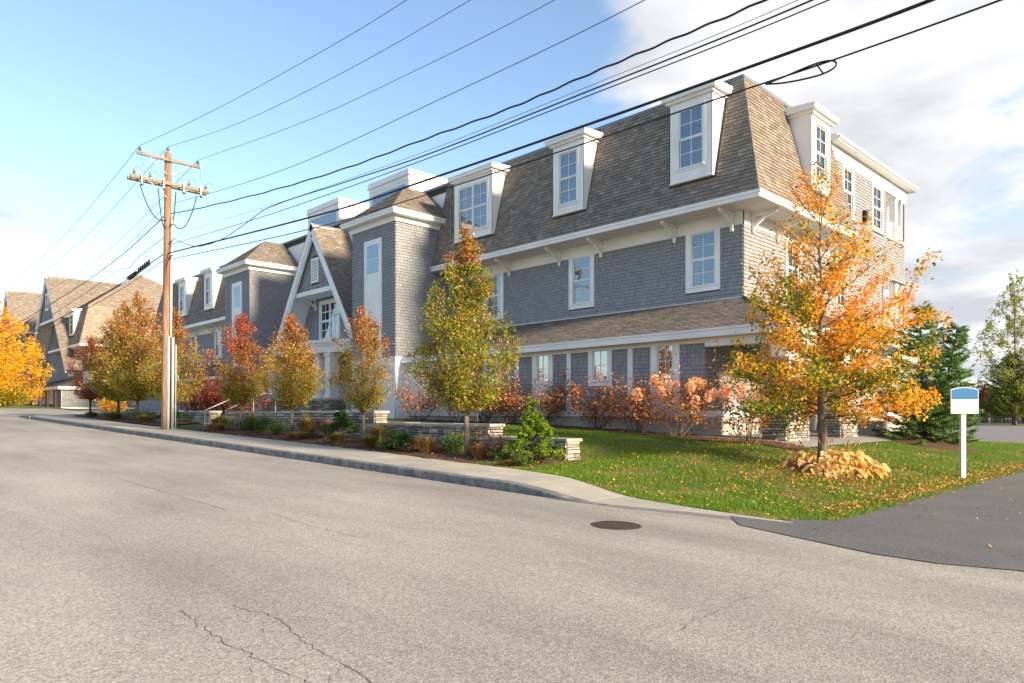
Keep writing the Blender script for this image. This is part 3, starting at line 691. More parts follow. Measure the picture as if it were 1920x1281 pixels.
# mansard roof
ROOFH = [(-14.50, -12.62, mans_w(9.9), 9), (-20.2, -18.37, mans_w(9.9), 9), (-26.65, -23.8, mans_w(9.9), 9)]
roof, frm, Lm = mansard_front(B, 'mansard_roof', -28.3, XR + 1.14, Y2 - 1.14, Y2, ROOFH, lambda u, w: u > -16.0)
frn = Fr((XR + 1.14, 0, ZE1), (0, 1, 0), (-1.14, 0, ZT - ZE1))
m = MB(); m.quad((XR + 1.14, Y2 - 1.14, ZE1), (XR + 1.14, 30.3, ZE1), (XR, 30.3, ZT), (XR, Y2, ZT)); m.poly([(XR + 1.14, 30.3, ZE1), (XR - .1, 30.3, ZE1), (XR - .1, 30.3, ZT), (XR, 30.3, ZT)]); rs = m.build('side_mansard', 'roof_base', B)
m = MB(); shingles(m, frn, Y2 - 1.14, 30.3, 0, Lm, 0.142, (0.18, 0.24, 0.30, 0.36), pal_roof, [(26.1, 28.05, mans_w(10.0), 9)], lambda w: (Y2 - 1.14 + w / Lm * 1.14, 30.3), 0.016)
for i in range(int(Lm / 0.19)):     # hip caps
    t = (i + .5) * 0.19 / Lm; c = Vector((XR + 1.14 - 1.14 * t, Y2 - 1.14 + 1.14 * t, ZE1 + (ZT - ZE1) * t))
    hf = Fr(c + Vector((.012, -.012, 0)), (1, 1, 0), (-1.14, 1.14, ZT - ZE1)); k = pal_roof(R)
    hf.n = Vector((1, -1, .37)).normalized()
    P = [c + Vector((-.13, -.012, -.01)), c + Vector((.02, -.03, .0)), c + Vector((.014, .13, -.01))]
    up = Vector((-1.14, 1.14, ZT - ZE1)).normalized() * .21
    m.add([P[0], P[1], P[2], P[0] + up * 1 + Vector((.01, .01, 0)), P[1] + up + Vector((-.008, .008, 0)), P[2] + up + Vector((-.01, -.01, 0))], [(0, 1, 4, 3), (1, 2, 5, 4), (0, 2, 1)], k)
m.build('roof_shingles', 'roof_sh', rs, kind='stuff')
m = MB(); m.box(-70, XR + .02, Y2 - .03, Y2 + .25, ZT - .02, ZT + .10); m.box(XR - .25, XR + .03, Y2, 30.4, ZT - .02, ZT + .10); m.build('roof_edge', 'cap', B)
m = MB(); m.box(-70, XR - .02, Y2 + .05, 40, ZT - .3, ZT - .03); m.build('flat_roof', 'roof_base', B)
m = MB(); ye = Y2 - 1.14; xe = XR + 1.14
m.box(-28.2, xe + .03, ye - .05, ye, ZE0, ZE1 - .02); m.box(-28.2, xe + .05, ye - .08, ye - .05, ZE0 + .13, ZE1 + .0); m.box(xe, xe + .05, ye, 30.3, ZE0, ZE1 - .02); m.box(xe + .05, xe + .08, ye - .08, 30.3, ZE0 + .13, ZE1); m.build('eave_fascia', 'white', B)
m = MB(); m.box(-28.2, XR, ye, Y2, ZE0, ZE0 + .02); m.box(XR, xe, ye, 30.3, ZE0, ZE0 + .02); sof = m.build('eave_soffit', 'soffit', B)
m = MB()
for i in range(1, 11): m.box(-28.2, XR, ye + i * .1, ye + i * .1 + .012, ZE0 - .003, ZE0 - .0005); m.box(XR + i * .1, XR + i * .1 + .012, Y2, 30.3, ZE0 - .003, ZE0 - .0005)
m.build('groove', 'groove', sof)
slope_f = lambda w: max(0.0, (w - ZE1) / (ZT - ZE1) * 1.14 - 0.11)
frd = front(22.0)
dormer(B, frd, -14.43, -12.70, 9.95, 12.80, (-14.03, -13.09, 10.42, 12.48), slope_f)
dormer(B, frd, -20.14, -18.43, 9.95, 12.80, (-19.74, -18.82, 10.35, 12.42), slope_f)
dormer(B, frd, -26.59, -23.86, 9.95, 12.80, (-26.2, -24.22, 10.35, 12.42), slope_f, double=True)
dormer(B, side(-11.08), 26.2, 27.95, 10.05, 12.80, (26.56, 27.55, 10.5, 12.5), slope_f)

def tower(B, x0, x1, y0, zb, ztop, apex, sunk=1.43, pal=pal_wall):
    """stair tower: white panelled base, shingled shaft with a tall window strip, pyramid roof"""
    yb = 23.0; m = MB(); ff, fs = front(y0), side(x1)
    m.box(x0 + .02, x1 - .02, y0 + .02, yb, zb, ztop); tw = m.build('tower', 'backing', B)
    m = MB(); c = (x0 + x1) / 2; hole = [(c - .78, c + .78, zb - .1, 10.35)]
    shingles(m, ff, x0, x1, zb, ztop - .28, 0.142, (0.13, 0.16, 0.19, 0.22), pal, hole, None, 0.016)
    shingles(m, fs, y0, yb, zb, ztop - .28, 0.142, (0.13, 0.16, 0.19, 0.22), pal, (), None, 0.016)
    m.build('wall_shingles', 'wall_sh', tw, kind='stuff')
    m = MB(); m.fbox(ff, x0 - .03, x1 + .045, sunk, zb, 0, 0.04); m.fbox(ff, x0 - .05, x1 + .06, zb - .14, zb, 0.04, 0.07)
    m.fbox(fs, y0 - .04, yb, sunk, zb, 0, 0.04); m.fbox(fs, y0 - .06, yb, zb - .14, zb, 0.04, 0.07)
    m.fbox(ff, x0, x1, sunk, sunk + .25, 0.04, 0.06); m.fbox(fs, y0, yb, sunk, sunk + .25, 0.04, 0.06)
    for k in range(4): 
        xx = x0 + .1 + (x1 - x0 - .2) * k / 3; m.fbox(ff, xx - .05, xx + .05, sunk + .25, zb - .14, 0.04, 0.052)
    m.build('panel_base', 'white', tw)
    m = MB(); m.fbox(ff, c - .78, c + .78, zb - .0, 10.35, 0.0, 0.045); m.fbox(ff, c - .62, c + .62, zb + .1, 10.2, 0.045, 0.052); m.build('window_surround', 'white', tw)
    for (h0, h1) in ((8.66, 10.1), (zb + .35, 6.25)):
        for i in range(2):
            for j in range(2):
                a = c - .5 + i * .52; b = h0 + (h1 - h0) * j / 2
                m = MB(); m.fbox(ff, a, a + .48, b + .02, b + (h1 - h0) / 2 - .02, 0.053, 0.062); m.build('pane', 'glass' if h0 > 8 else 'glass_low', tw)
    o = .42; ze = ztop
    m = MB(); m.box(x0 - .1, x1 + .1, y0 - .1, yb, ztop - .28, ztop - .02)
    m.box(x0 - o, x1 + o, y0 - o, yb, ztop - .02, ztop + .0); m.box(x0 - o - .03, x1 + o + .03, y0 - o - .03, yb, ztop + .002, ztop + .14); m.box(x0 - o - .06, x1 + o + .06, y0 - o - .06, yb, ztop + .14, ztop + .24); m.build('tower_cornice', 'white', tw)
    ze += .24; a0, a1, b0 = x0 - o - .06, x1 + o + .06, y0 - o - .06; run = (a1 - a0) / 2; ya = b0 + run
    m = MB(); A = Vector(((a0 + a1) / 2, ya, apex)); Bk = Vector(((a0 + a1) / 2, 23.05, apex))
    m.poly([(a0, b0, ze), (a1, b0, ze), A]); m.poly([(a1, b0, ze), (a1, 23.05, ze), Bk, A]); m.poly([(a0, 23.05, ze), (a0, b0, ze), A, Bk]); tr = m.build('tower_roof', 'roof_base', tw)
    h = apex - ze; L = math.hypot(run, h); m = MB()
    shingles(m, Fr((0, b0, ze), (1, 0, 0), (0, run, h)), a0, a1, 0, L, 0.142, (0.2, 0.28, 0.36), pal_roof, (), lambda w: (a0 + w / L * run, a1 - w / L * run), 0.012)
    shingles(m, Fr((a1, 0, ze), (0, 1, 0), (-run, 0, h)), b0, 23.05, 0, L, 0.142, (0.2, 0.28, 0.36), pal_roof, (), lambda w: (b0 + w / L * run, 23.05), 0.012)
    m.build('roof_shingles', 'roof_sh', tr, kind='stuff')
    return tw
tower(B, -32.06, -28.24, 19.77, 4.42, 11.20, 13.38)
tower(B, -48.06, -44.30, 19.77, 4.42, 11.20, 13.38)

def gable(B, cx, yf, apex, half, zlow, zbeam, yrec, yback, win):
    """A-frame gable: raking roof, projecting shingled head on a beam, recessed wall with a window"""
    s = (apex - zlow) / half; t = 0.16
    fl, fh = front(yf + .25), front(yrec)
    m = MB()
    for sg in (-1, 1):
        a, b = Vector((cx, yf, apex)), Vector((cx + sg * half, yf, zlow)); d = (b - a).normalized(); nn = Vector((-d.z * sg, 0, d.x * sg)) * sg
        if nn.z < 0: nn = -nn
        m.prism([a, b, b - nn * .22, Vector((cx, yf, apex - .22 / abs(nn.z)))] if sg > 0 else [b, a, Vector((cx, yf, apex - .22 / abs(nn.z))), b - nn * .22], (0, yback - yf, 0))
    g = m.build('gable_frame', 'roof_base', B)
    m = MB()
    for sg in (-1, 1):
        a, b = Vector((cx, yf, apex)), Vector((cx + sg * half, yf, zlow)); d = (b - a).normalized()
        nn = Vector((0, -1, 0)).cross(d); nn = nn if nn.z > 0 else -nn
        L = (b - a).length
        m.prism([a - nn * .02, b - nn * .02, b - nn * .34, a - nn * .34] if sg > 0 else [b - nn * .02, a - nn * .02, a - nn * .34, b - nn * .34], (0, -.05, 0))
        m.prism([a - nn * .34, b - nn * .34, b - nn * .50, a - nn * .50] if sg > 0 else [b - nn * .34, a - nn * .34, a - nn * .50, b - nn * .50], (0, .12, 0))
        sf = [a - nn * .24 + Vector((0, .02, 0)), b - nn * .24 + Vector((0, .02, 0))]
        m.quad(sf[0], sf[1], sf[1] + Vector((0, yrec - yf, 0)), sf[0] + Vector((0, yrec - yf, 0)))
    m.build('rake_board', 'white', g)
    m = MB()
    for sg in (-1, 1):
        rf = Fr((cx + sg * half, 0, zlow), (0, sg, 0), (-sg * half, 0, apex - zlow)); L = math.hypot(half, apex - zlow)
        u0, u1 = (yf - .06, yback) if sg > 0 else (-yback, -yf + .06)
        shingles(m, rf, u0, u1, 0, L, 0.142, (0.2, 0.28, 0.36), pal_roof, (), None, 0.012)
    m.build('roof_shingles', 'roof_sh', g, kind='stuff')
    hw = lambda z: (apex - .45 - z) / s
    m = MB(); m.poly([fl.p(cx - hw(zbeam), zbeam, -.003), fl.p(cx + hw(zbeam), zbeam, -.003), fl.p(cx, apex - .45, -.003)]); 
    def strip(a, b, z0, z1): m.poly([fh.p(a(z0), z0, 0), fh.p(b(z0), z0, 0), fh.p(b(z1), z1, 0), fh.p(a(z1), z1, 0)])
    lf, rg = (lambda z: cx - hw(z)), (lambda z: cx + hw(z))
    if win:
        strip(lf, rg, zlow - 2, win[2]); strip(lf, rg, win[3], zbeam); strip(lf, lambda z: win[0], win[2], win[3]); strip(lambda z: win[1], rg, win[2], win[3])
    else: strip(lf, rg, zlow - 2, zbeam)
    gw = m.build('gable_wall', 'backing', g)
    m = MB(); shingles(m, fl, cx - 9, cx + 9, zbeam + .26, apex - .5, 0.142, (0.13, 0.16, 0.2), pal_wall2, [(cx - .42, cx + .42, 9.4, 10.9)] if win else (), lambda w: (cx - hw(w), cx + hw(w)))
    shingles(m, fh, cx - 9, cx + 9, zlow - 2, zbeam, 0.142, (0.13, 0.16, 0.2), pal_wall, [(win[0] - .13, win[1] + .13, win[2] - .13, win[3] + .13)] if win else (), lambda w: (cx - hw(w) + .1, cx + hw(w) - .1))
    m.build('wall_shingles', 'wall_sh', gw, kind='stuff')
    m = MB(); m.box(cx - hw(zbeam) - .05, cx + hw(zbeam) + .05, yf + .14, yf + .32, zbeam, zbeam + .26); m.box(cx - hw(zbeam) - .02, cx + hw(zbeam) + .02, yf + .32, yrec - .002, zbeam + .02, zbeam + .06); m.build('gable_beam', 'white', g)
    if win:
        m = MB(); m.box(cx - .42, cx + .42, yf + .19, yf + .25, 9.42, 10.88); vt = m.build('vent', 'white', g)
        for i in range(9):
            m = MB(); m.prism([(cx - .3, yf + .18, 9.56 + i * .135), (cx - .3, yf + .188, 9.56 + i * .135), (cx - .3, yf + .188, 9.63 + i * .135), (cx - .3, yf + .165, 9.57 + i * .135)], (.6, 0, 0)); m.build('slat', 'galv', vt)
        window(g, fh, *win, cols=2, rows=4, cas=0.17, double=True, bar=0.024)
        for u in (cx - hw(zbeam) + .55, cx + hw(zbeam) - .55): bracket(g, fh, u, zbeam + .02, reach=1.0)
    return g
gable(B, -38.14, 20.75, 12.90, 4.75, 5.9, 8.75, 22.15, 26, (-39.55, -37.5, 6.25, 8.45))
# block behind towers and gable
m = MB(); m.box(-70, -28.2, 23.12, 40, 1.5, ZT - .31); m.build('rear_block', 'white', B)
# entrance canopy with paired columns on stone pedestals
m = MB(); arc = [(-43.2 + 9.9 * i / 14, 20.55 - 1.35 * math.sin(math.pi * i / 14)) for i in range(15)]
base = [(x, y) for x, y in arc]
for (z0, z1, o) in ((5.06, 5.45, 0.0), (5.45, 5.58, .08), (5.58, 5.74, .16)):
    pts = [(x, y - o, z0) for x, y in base] + [(-33.3, 22.1, z0), (-43.2, 22.1, z0)]
    m.prism(pts[::-1], (0, 0, z1 - z0 - .002))
can = m.build('entrance_canopy', 'white', B)
STONES = []
def stone_pal(r, warm=0.5):
    k = r.uniform(0.65, 1.95); x = r.random()
    c = (0.28, 0.25, 0.215) if x < warm else (0.25, 0.24, 0.23) if x < 0.85 else (0.36, 0.28, 0.20)
    return tuple(v * k for v in c)
def stone_mesh(i):
    r = random.Random(100 + i); me = bpy.data.meshes.new('stone'); j = lambda a: r.uniform(-a, a)
    vs = []
    for z in (0, 1):
        for x, y in ((0, 0), (1, 0), (1, 1), (0, 1)): vs.append((x + j(.02), y + j(.05), 0) if z == 0 else (min(max(x, .05), .95) + j(.03), min(max(y, .10), .90) + j(.06), 1 + j(.2)))
    me.from_pydata(vs, [], [(4, 5, 6, 7), (0, 1, 5, 4), (1, 2, 6, 5), (2, 3, 7, 6), (3, 0, 4, 7)]); me.materials.append(M['stone']); return me
STONE_M = [stone_mesh(i) for i in range(10)]
def stones(parent, fr, u0, u1, w0f, w1, n0=0.0, hs=(0.07, 0.10, 0.13, 0.16), ls=(0.16, 0.48), warm=0.5, name='stone'):
    """random-coursed ashlar face: every stone an object; w0f(u) is the ground line"""
    off = root_loc(parent); w = w1; cnt = 0
    wmin = min(w0f(u0), w0f(u1))
    while w > wmin + 0.02:
        h = min(R.choice(hs), w - wmin) if w - wmin > 0.03 else w - wmin
        u = u0
        while u < u1 - 0.01:
            l = R.uniform(*ls); e = min(u + l, u1)
            if u1 - e < 0.08: e = u1
            if w > w0f((u + e) / 2) - 0.04:
                parts = [(w - h, w)] if h < 0.12 or R.random() < 0.6 else [(w - h, w - h * .45), (w - h * .45, w)]
                for p, q in parts:
                    o = bpy.data.objects.new(name, R.choice(STONE_M)); COL.objects.link(o); o.parent = parent
                    m4 = Matrix(((*(fr.u * (e - u - .020)), 0), (*(fr.w * (q - p - .018)), 0), (*(fr.n * R.uniform(.025, .06)), 0), (0, 0, 0, 1))).transposed()
                    m4.translation = fr.p(u + .010, p + .009, n0) - off; o.matrix_local = m4; o.color = (*stone_pal(R, warm), 1); cnt += 1
            u = e
        w -= h
    return cnt
for cxp in (-35.6, -41.2):
    m = MB(); m.box(cxp - 1.2, cxp + 1.2, 19.75, 20.75, 1.4, 2.42); ped = m.build('stone_pedestal', 'mortar', B)
    stones(ped, front(19.75), cxp - 1.2, cxp + 1.2, lambda u: 1.6, 2.42, ls=(.25, .6)); stones(ped, side(cxp + 1.2), 19.75, 20.75, lambda u: 1.6, 2.42, ls=(.25, .6))
    m = MB(); m.box(cxp - 1.3, cxp + 1.3, 19.65, 20.85, 2.42, 2.55); m.build('pedestal_cap', 'capstone', ped)
    for dx in (-.62, .62):
        m = MB(); k = .27; m.box(cxp + dx - k, cxp + dx + k, 20.25 - k, 20.25 + k, 2.552, 5.06); m.box(cxp + dx - k - .06, cxp + dx + k + .06, 20.25 - k - .06, 20.25 + k + .06, 2.552, 2.74); m.box(cxp + dx - k - .05, cxp + dx + k + .05, 20.25 - k - .05, 20.25 + k + .05, 4.86, 5.058); m.build('column', 'white', B)
# rooftop light monitors
for x0 in (-36.3, -43.7):
    m = MB(); m.box(x0, x0 + 4.0, 23.5, 28.5, ZT - .05, 15.0); mo = m.build('roof_monitor', 'white', B)
    m = MB(); m.box(x0 - .08, x0 + 4.08, 23.42, 28.6, 15.0, 15.1); m.box(x0 - .04, x0 + 4.04, 23.46, 28.55, 15.1, 15.34); m.box(x0 + .05, x0 + 3.95, 23.48, 23.5, 14.75, 14.98); m.build('monitor_cornice', 'white', mo)
    for i in range(7):
        a = x0 + .35 + i * .475; m = MB(); m.box(a, a + .44, 23.485, 23.498, 13.75, 14.55); m.build('pane', 'glass', mo)
# left wing beyond the second tower
m = MB(); wall_cells(m, fr2, -70, -48, 5.7, 8.77, [(a, a + 1.0, 6.36, 8.30) for a in (-52.0, -57.9, -63.1)], 0)
lw = m.build('left_wing_wall', 'backing', B)
m = MB(); shingles(m, fr2, -70, -48.06, 5.72, 8.32, 0.142, (0.14, 0.18, 0.22), pal_wall, [(a - .2, a + 1.2, 6.16, 8.5) for a in (-52.0, -57.9, -63.1)]); shingles(m, fr, -70, -48.06, 1.8, 4.0, 0.142, (0.14, 0.18, 0.22), pal_wall, [(a - .24, a + .89, 2.68, 4.3) for a in (-50.2, -52.8, -55.4, -58.0, -60.6)]); m.build('wall_shingles', 'wall_sh', lw, kind='stuff')
for a in (-52.0, -57.9, -63.1):
    window(B, fr2, a, a + 1.0, 6.36, 8.30, cols=2, rows=4, cas=0.2); bracket(B, fr2, a - .4, ZE0); bracket(B, fr2, a + 1.4, ZE0)
for a in (-50.2, -52.8, -55.4, -58.0, -60.6): window(B, fr, a, a + .65, 2.92, 4.05, cols=2, rows=2, cas=0.24, rail=False, gl='glass_low')
m = MB(); m.fbox(fr2, -70, -48.06, 8.31, 8.768, 0.001, 0.03); m.box(-70, -48, ye - .06, ye, ZE0, ZE1); m.box(-70, -48, ye, Y2, ZE0, ZE0 + .02); m.box(-70, -48.06, EY - .03, EY + .02, 4.13, 4.36); m.box(-70, -48.06, EY + .02, YG, 4.13, 4.15); m.build('left_wing_trim', 'white', lw)
L2 = math.hypot(1.14, ZT - ZE1)
m = MB(); m.quad((-70, ye, ZE1), (-48, ye, ZE1), (-48, Y2, ZT), (-70, Y2, ZT)); m.quad((-70, EY, 4.36), (-48, EY, 4.36), (-48, Y2, 5.76), (-70, Y2, 5.76)); lr = m.build('left_mansard', 'roof_base', B)
m = MB(); shingles(m, Fr((0, ye, ZE1), (1, 0, 0), (0, 1.14, ZT - ZE1)), -70, -48.06, 0, L2, 0.142, (0.2, 0.28, 0.36), pal_roof, [(-57.75, -55.85, mans_w(9.9), 9), (-63.35, -61.45, mans_w(9.9), 9)]); shingles(m, frk, -70, -48.06, 0, Lk, 0.142, (0.2, 0.28, 0.36), pal_roof); m.build('roof_shingles', 'roof_sh', lr, kind='stuff')
for a in (-57.67, -63.27): dormer(B, frd, a, a + 1.73, 9.95, 12.80, (a + .4, a + 1.33, 10.35, 12.42), slope_f)
# porch piers of stone on the lake side
for (y0, y1) in ((20.42, 21.85), (24.45, 25.8)):
    zb0 = 0.7; m = MB(); m.box(-10.12, -9.34, y0, y1, zb0, 3.28); pr = m.build('stone_pier', 'mortar', B)
    stones(pr, front(y0), -10.12, -9.34, lambda u: ground(-9.6, y0) + .0, 3.28, ls=(.18, .55), hs=(.06, .09, .12), warm=0.6)
    stones(pr, side(-9.34), y0, y1, lambda u: ground(-9.4, u) + .0, 3.28, ls=(.18, .55), hs=(.06, .09, .12), warm=0.6)
    m = MB(); m.box(-10.2, -9.26, y0 - .08, y1 + .08, 3.28, 3.38); m.build('pier_cap', 'capstone', pr)
    m = MB(); m.box(-9.98, -9.48, y0 + .25, y1 - .25, 3.382, 3.858); m.build('pier_post', 'white', pr)
m = MB(); m.box(XR + .05, -9.6, 29.2, 33, 0.4, 1.42); m.box(XR + .05, -9.0, 29.0, 33.2, 0.3, 1.02); m.build('concrete_steps', 'concrete', B)

# ------------------------------------------------------------------ second building up the street
B2 = thing('apartment_building', 'second tan roofed shingled building with steep gable, standing beyond the red leaved trees', 'building', (-92, 24, 2.2))
def pal_w2(r): k = r.uniform(.85, 1.15); return (0.25 * k, 0.25 * k, 0.25 * k)
zf = 2.25; m = MB(); m.box(-97, -84, 17.83, 36, 1.4, 4.3); m.box(-97, -84.6, 20.3, 36, 4.3, 8.8); w2 = m.build('wall', 'backing', B2)
m = MB(); shingles(m, front(17.82), -97, -84, zf, 4.2, .16, (.2, .26, .32), pal_w2, [(-95.6, -94.8, 2.9, 4.0), (-92.2, -91.4, 2.9, 4.0), (-88.6, -87.8, 2.9, 4.0)]); shingles(m, side(-83.99), 17.83, 36, zf, 4.2, .16, (.2, .26, .32), pal_w2)
shingles(m, front(20.29), -97, -84.6, 5.6, 8.4, .16, (.2, .26, .32), pal_w2); shingles(m, side(-84.59), 20.3, 36, 5.6, 8.4, .16, (.2, .26, .32), pal_w2); m.build('wall_shingles', 'wall_sh', w2, kind='stuff')
f17 = front(17.8); m = MB()
for xx in (-96.9, -93.6, -90.0, -86.4, -84.1): m.fbox(f17, xx - .14, xx + .14, zf, 4.2, 0, .03)
m.box(-97.3, -83.6, 17.4, 18.0, 4.2, 4.5); m.box(-84.2, -83.6, 18, 36, 4.2, 4.5); m.box(-97, -83.95, 17.74, 17.8, zf - .1, zf + .12); m.box(-84, -83.93, 17.8, 36, zf - .1, zf + .12); m.build('trim', 'white', w2)
for a in (-95.6, -92.2, -88.6): window(B2, f17, a, a + .8, 2.9, 4.0, cols=2, rows=2, cas=.16, rail=False, gl='glass_low', shift=.09, bar=.02)
m = MB(); m.quad((-97.3, 17.4, 4.5), (-83.6, 17.4, 4.5), (-84.6, 20.3, 5.7), (-97.3, 20.3, 5.7)); m.quad((-83.6, 17.4, 4.5), (-83.6, 36, 4.5), (-84.6, 36, 5.7), (-84.6, 20.3, 5.7))
e0, e1 = -83.2, 19.2
m.quad((-97, e1, 8.95), (e0, e1, 8.95), (e0 - 1.1, e1 + 1.1, 13.15), (-97, e1 + 1.1, 13.15)); m.quad((e0, e1, 8.95), (e0, 36, 8.95), (e0 - 1.1, 36, 13.15), (e0 - 1.1, e1 + 1.1, 13.15))
apx = Vector((-90.2, 27, 18.0)); b0, b1 = Vector((e0 - 1.1, e1 + 1.1, 13.15)), Vector((e0 - 1.1, 36, 13.15))
m.poly([b0, b1, apx]); m.poly([Vector((-97, e1 + 1.1, 13.15)), b0, apx]); r2 = m.build('roof', 'roof_base', B2)
def tri_shingles(mb, a, b, c, pal, expo=.18, wids=(.3, .4, .5)):
    a, b, c = Vector(a), Vector(b), Vector(c); u = (b - a).normalized(); w = (c - a) - u * (c - a).dot(u); H = w.length; ca = (c - a).dot(u); Lb = (b - a).length
    shingles(mb, Fr(a, u, w), 0, Lb, 0, H, expo, wids, pal, (), lambda q: (ca * q / H, Lb + (ca - Lb) * q / H), .012)
m = MB(); Lq = math.hypot(1.1, 4.2)
shingles(m, Fr((e0, 0, 8.95), (0, 1, 0), (-1.1, 0, 4.2)), e1, 36, 0, Lq, .18, (.3, .4, .5), pal_roof2, (), lambda w: (e1 + 1.1 * w / Lq, 36))
shingles(m, Fr((0, e1, 8.95), (1, 0, 0), (0, 1.1, 4.2)), -97, e0, 0, Lq, .18, (.3, .4, .5), pal_roof, [(-89.0, -86.6, .9, 9)], lambda w: (-97, e0 - 1.1 * w / Lq))
tri_shingles(m, b0, b1, apx, pal_roof2); tri_shingles(m, (-97, e1 + 1.1, 13.15), b0, apx, pal_roof2)
m.build('roof_shingles', 'roof_sh', r2, kind='stuff')
m = MB(); m.box(-97, e0 + .04, e1 - .05, e1, 8.72, 8.95); m.box(e0, e0 + .05, e1, 36, 8.72, 8.95); m.box(-97, e0, e1, 20.3, 8.70, 8.72); m.box(-84.6, e0, 20.3, 36, 8.70, 8.72); m.build('eave', 'white', r2)
for u in (-85.2, -87): bracket(B2, front(20.29), u, 8.70)
dormer(B2, front(19.5), -88.8, -86.8, 9.9, 12.6, (-88.4, -87.2, 10.3, 12.3), lambda w: max(0, (w - 8.95) / 4.2 * 1.1 - .25))
gable(B2, -94.9, 18.5, 17.4, 9.4, 6.3, 12.0, 20.0, 32, None)
for (z0, z1) in ((8.7, 11.3), (6.0, 8.0)): window(B2, front(19.98), -90.6, -88.9, z0, z1, cols=2, rows=4, cas=.2, shift=.09, bar=.022)
window(B2, front(18.74), -95.3, -94.5, 13.6, 15.2, cols=1, rows=2, cas=.2, shift=.09)
m = MB(); m.box(-111, -105, 17.9, 34, 1.6, 11.6); t2 = m.build('stair_tower', 'backing', B2)
m = MB(); shingles(m, side(-104.98), 17.9, 34, 2.4, 11.5, .18, (.25, .32, .4), pal_w2); shingles(m, front(17.88), -111, -105, 2.4, 11.5, .18, (.25, .32, .4), pal_w2); m.build('wall_shingles', 'wall_sh', t2, kind='stuff')
m = MB(); m.box(-111.5, -104.5, 17.4, 34, 11.6, 11.9); m.build('tower_cornice', 'white', t2)
m = MB(); m.poly([(-104.4, 17.3, 11.9), (-104.4, 34, 11.9), (-108, 34, 15.2), (-108, 21, 15.2)]); m.poly([(-111.6, 17.3, 11.9), (-104.4, 17.3, 11.9), (-108, 21, 15.2)]); tr2 = m.build('tower_roof', 'roof_base', t2)
m = MB(); shingles(m, Fr((-104.4, 0, 11.9), (0, 1, 0), (-3.6, 0, 3.3)), 17.3, 34, 0, 4.88, .18, (.3, .4, .5), pal_roof, (), lambda w: (17.3 + 3.7 * w / 4.88, 34)); tri_shingles(m, (-111.6, 17.3, 11.9), (-104.4, 17.3, 11.9), (-108, 21, 15.2), pal_roof); m.build('roof_shingles', 'roof_sh', tr2, kind='stuff')
gable(B2, -122.0, 19.0, 19.2, 9.0, 7.0, 13.0, 20.5, 34, None)

# ------------------------------------------------------------------ dry stone retaining walls
def stone_wall(label, x0, x1, ztop, y0=13.0, y1=13.5, left_end=False, group=None, warm=0.45, ls=(.16, .48)):
    t = thing('retaining_wall', label, 'stone wall', ((x0 + x1) / 2, y0, ground((x0 + x1) / 2, y0 - .2)), group)
    m = MB(); m.box(x0, x1, y0 + .02, y1 - .02, 0.1, ztop - .075); core = m.build('wall_core', 'mortar', t)
    stones(t, front(y0 + .03), x0, x1, lambda u: ground(u, y0 - .15) - .03, ztop - .07, warm=warm, ls=ls)
    stones(t, side(x1 - .02), y0 + .01, y1, lambda u: ground(x1 + .1, u) - .05, ztop - .07, ls=(.2, .5), hs=(.08, .10, .12), warm=.7)
    x = x0 - .05
    while x < x1 + .05:       # cap stones
        e = min(x + R.uniform(.55, .95), x1 + .06)
        if x1 + .06 - e < .2: e = x1 + .06
        m = MB(); j = R.uniform(-.01, .01); z = R.uniform(-.006, .006)
        m.add([(x + .004, y0 - .05 + j, ztop - .07 + z), (e - .004, y0 - .05 + j, ztop - .07 + z), (e - .004, y1 + .05, ztop - .07 + z), (x + .004, y1 + .05, ztop - .07 + z), (x + .012, y0 - .04 + j, ztop + z), (e - .012, y0 - .04 + j, ztop + z), (e - .012, y1 + .04, ztop + z), (x + .012, y1 + .04, ztop + z)], MB.BF)
        m.build('cap_stone', 'capstone', t); x = e
    return t
stone_wall('lowest stone garden wall, partly hidden by the bright green conifer', -14.2, -11.45, 1.09)
stone_wall('middle stone garden wall behind the green and orange street tree', -19.75, -14.2, 1.42)
stone_wall('tallest stone garden wall in front of the white entrance columns', -30.7, -19.75, 1.80, ls=(.25, .6))
stone_wall('stone garden wall below the rust coloured hedge behind the utility pole', -50.5, -33.4, 1.84, ls=(.3, .7))
st = thing('garden_steps', 'grey granite steps with handrails climbing between the stone walls', 'steps', (-32.05, 13.2, 1.0))
for i in range(5):
    m = MB(); m.box(-33.35, -30.75, 12.75 + i * .33, 13.12 + i * .33 + (.3 if i == 4 else 0), 0.9, 1.04 + .165 * i); m.build('step', 'granite', st)
for xx in (-33.2, -30.9):
    m = MB(); m.tube([(xx, 12.7, 1.0), (xx, 12.7, 1.85), (xx, 14.4, 2.62), (xx, 15.0, 2.62), (xx, 15.0, 1.7)], .022, 6); m.build('handrail', 'galv', st)

# ------------------------------------------------------------------ utility pole and wires
PB, PT = Vector((-31.67, 10.5, 0.98)), Vector((-31.40, 10.5, 12.62))
def pole_at(z): t = (z - PB.z) / (PT.z - PB.z); return PB + (PT - PB) * t
pole = thing('utility_pole', 'tall brown wooden utility pole with two crossarms standing in the sidewalk', 'utility pole', PB)
m = MB(); m.tube([pole_at(z) for z in (0.95, 3, 6, 9, 12.6)], [.185, .175, .162, .148, .132], 14); m.tube([pole_at(12.6), pole_at(12.66)], [.132, .09], 14); m.build('pole_shaft', 'polewood', pole, smooth=True)
def arm(z, y0, y1, dx, th):
    c = pole_at(z); m = MB(); m.box(c.x + dx - .05, c.x + dx + .05, y0, y1, z - th, z + th); return m.build('crossarm', 'armwood', pole), c
a1, c1 = arm(12.28, 9.25, 11.75, .18, .06)
a2, c2 = arm(11.3, 9.0, 12.15, .18, .065); m = MB(); m.box(c2.x - .24, c2.x - .14, 9.0, 12.15, 11.235, 11.365); m.build('crossarm', 'armwood', pole)
m = MB()
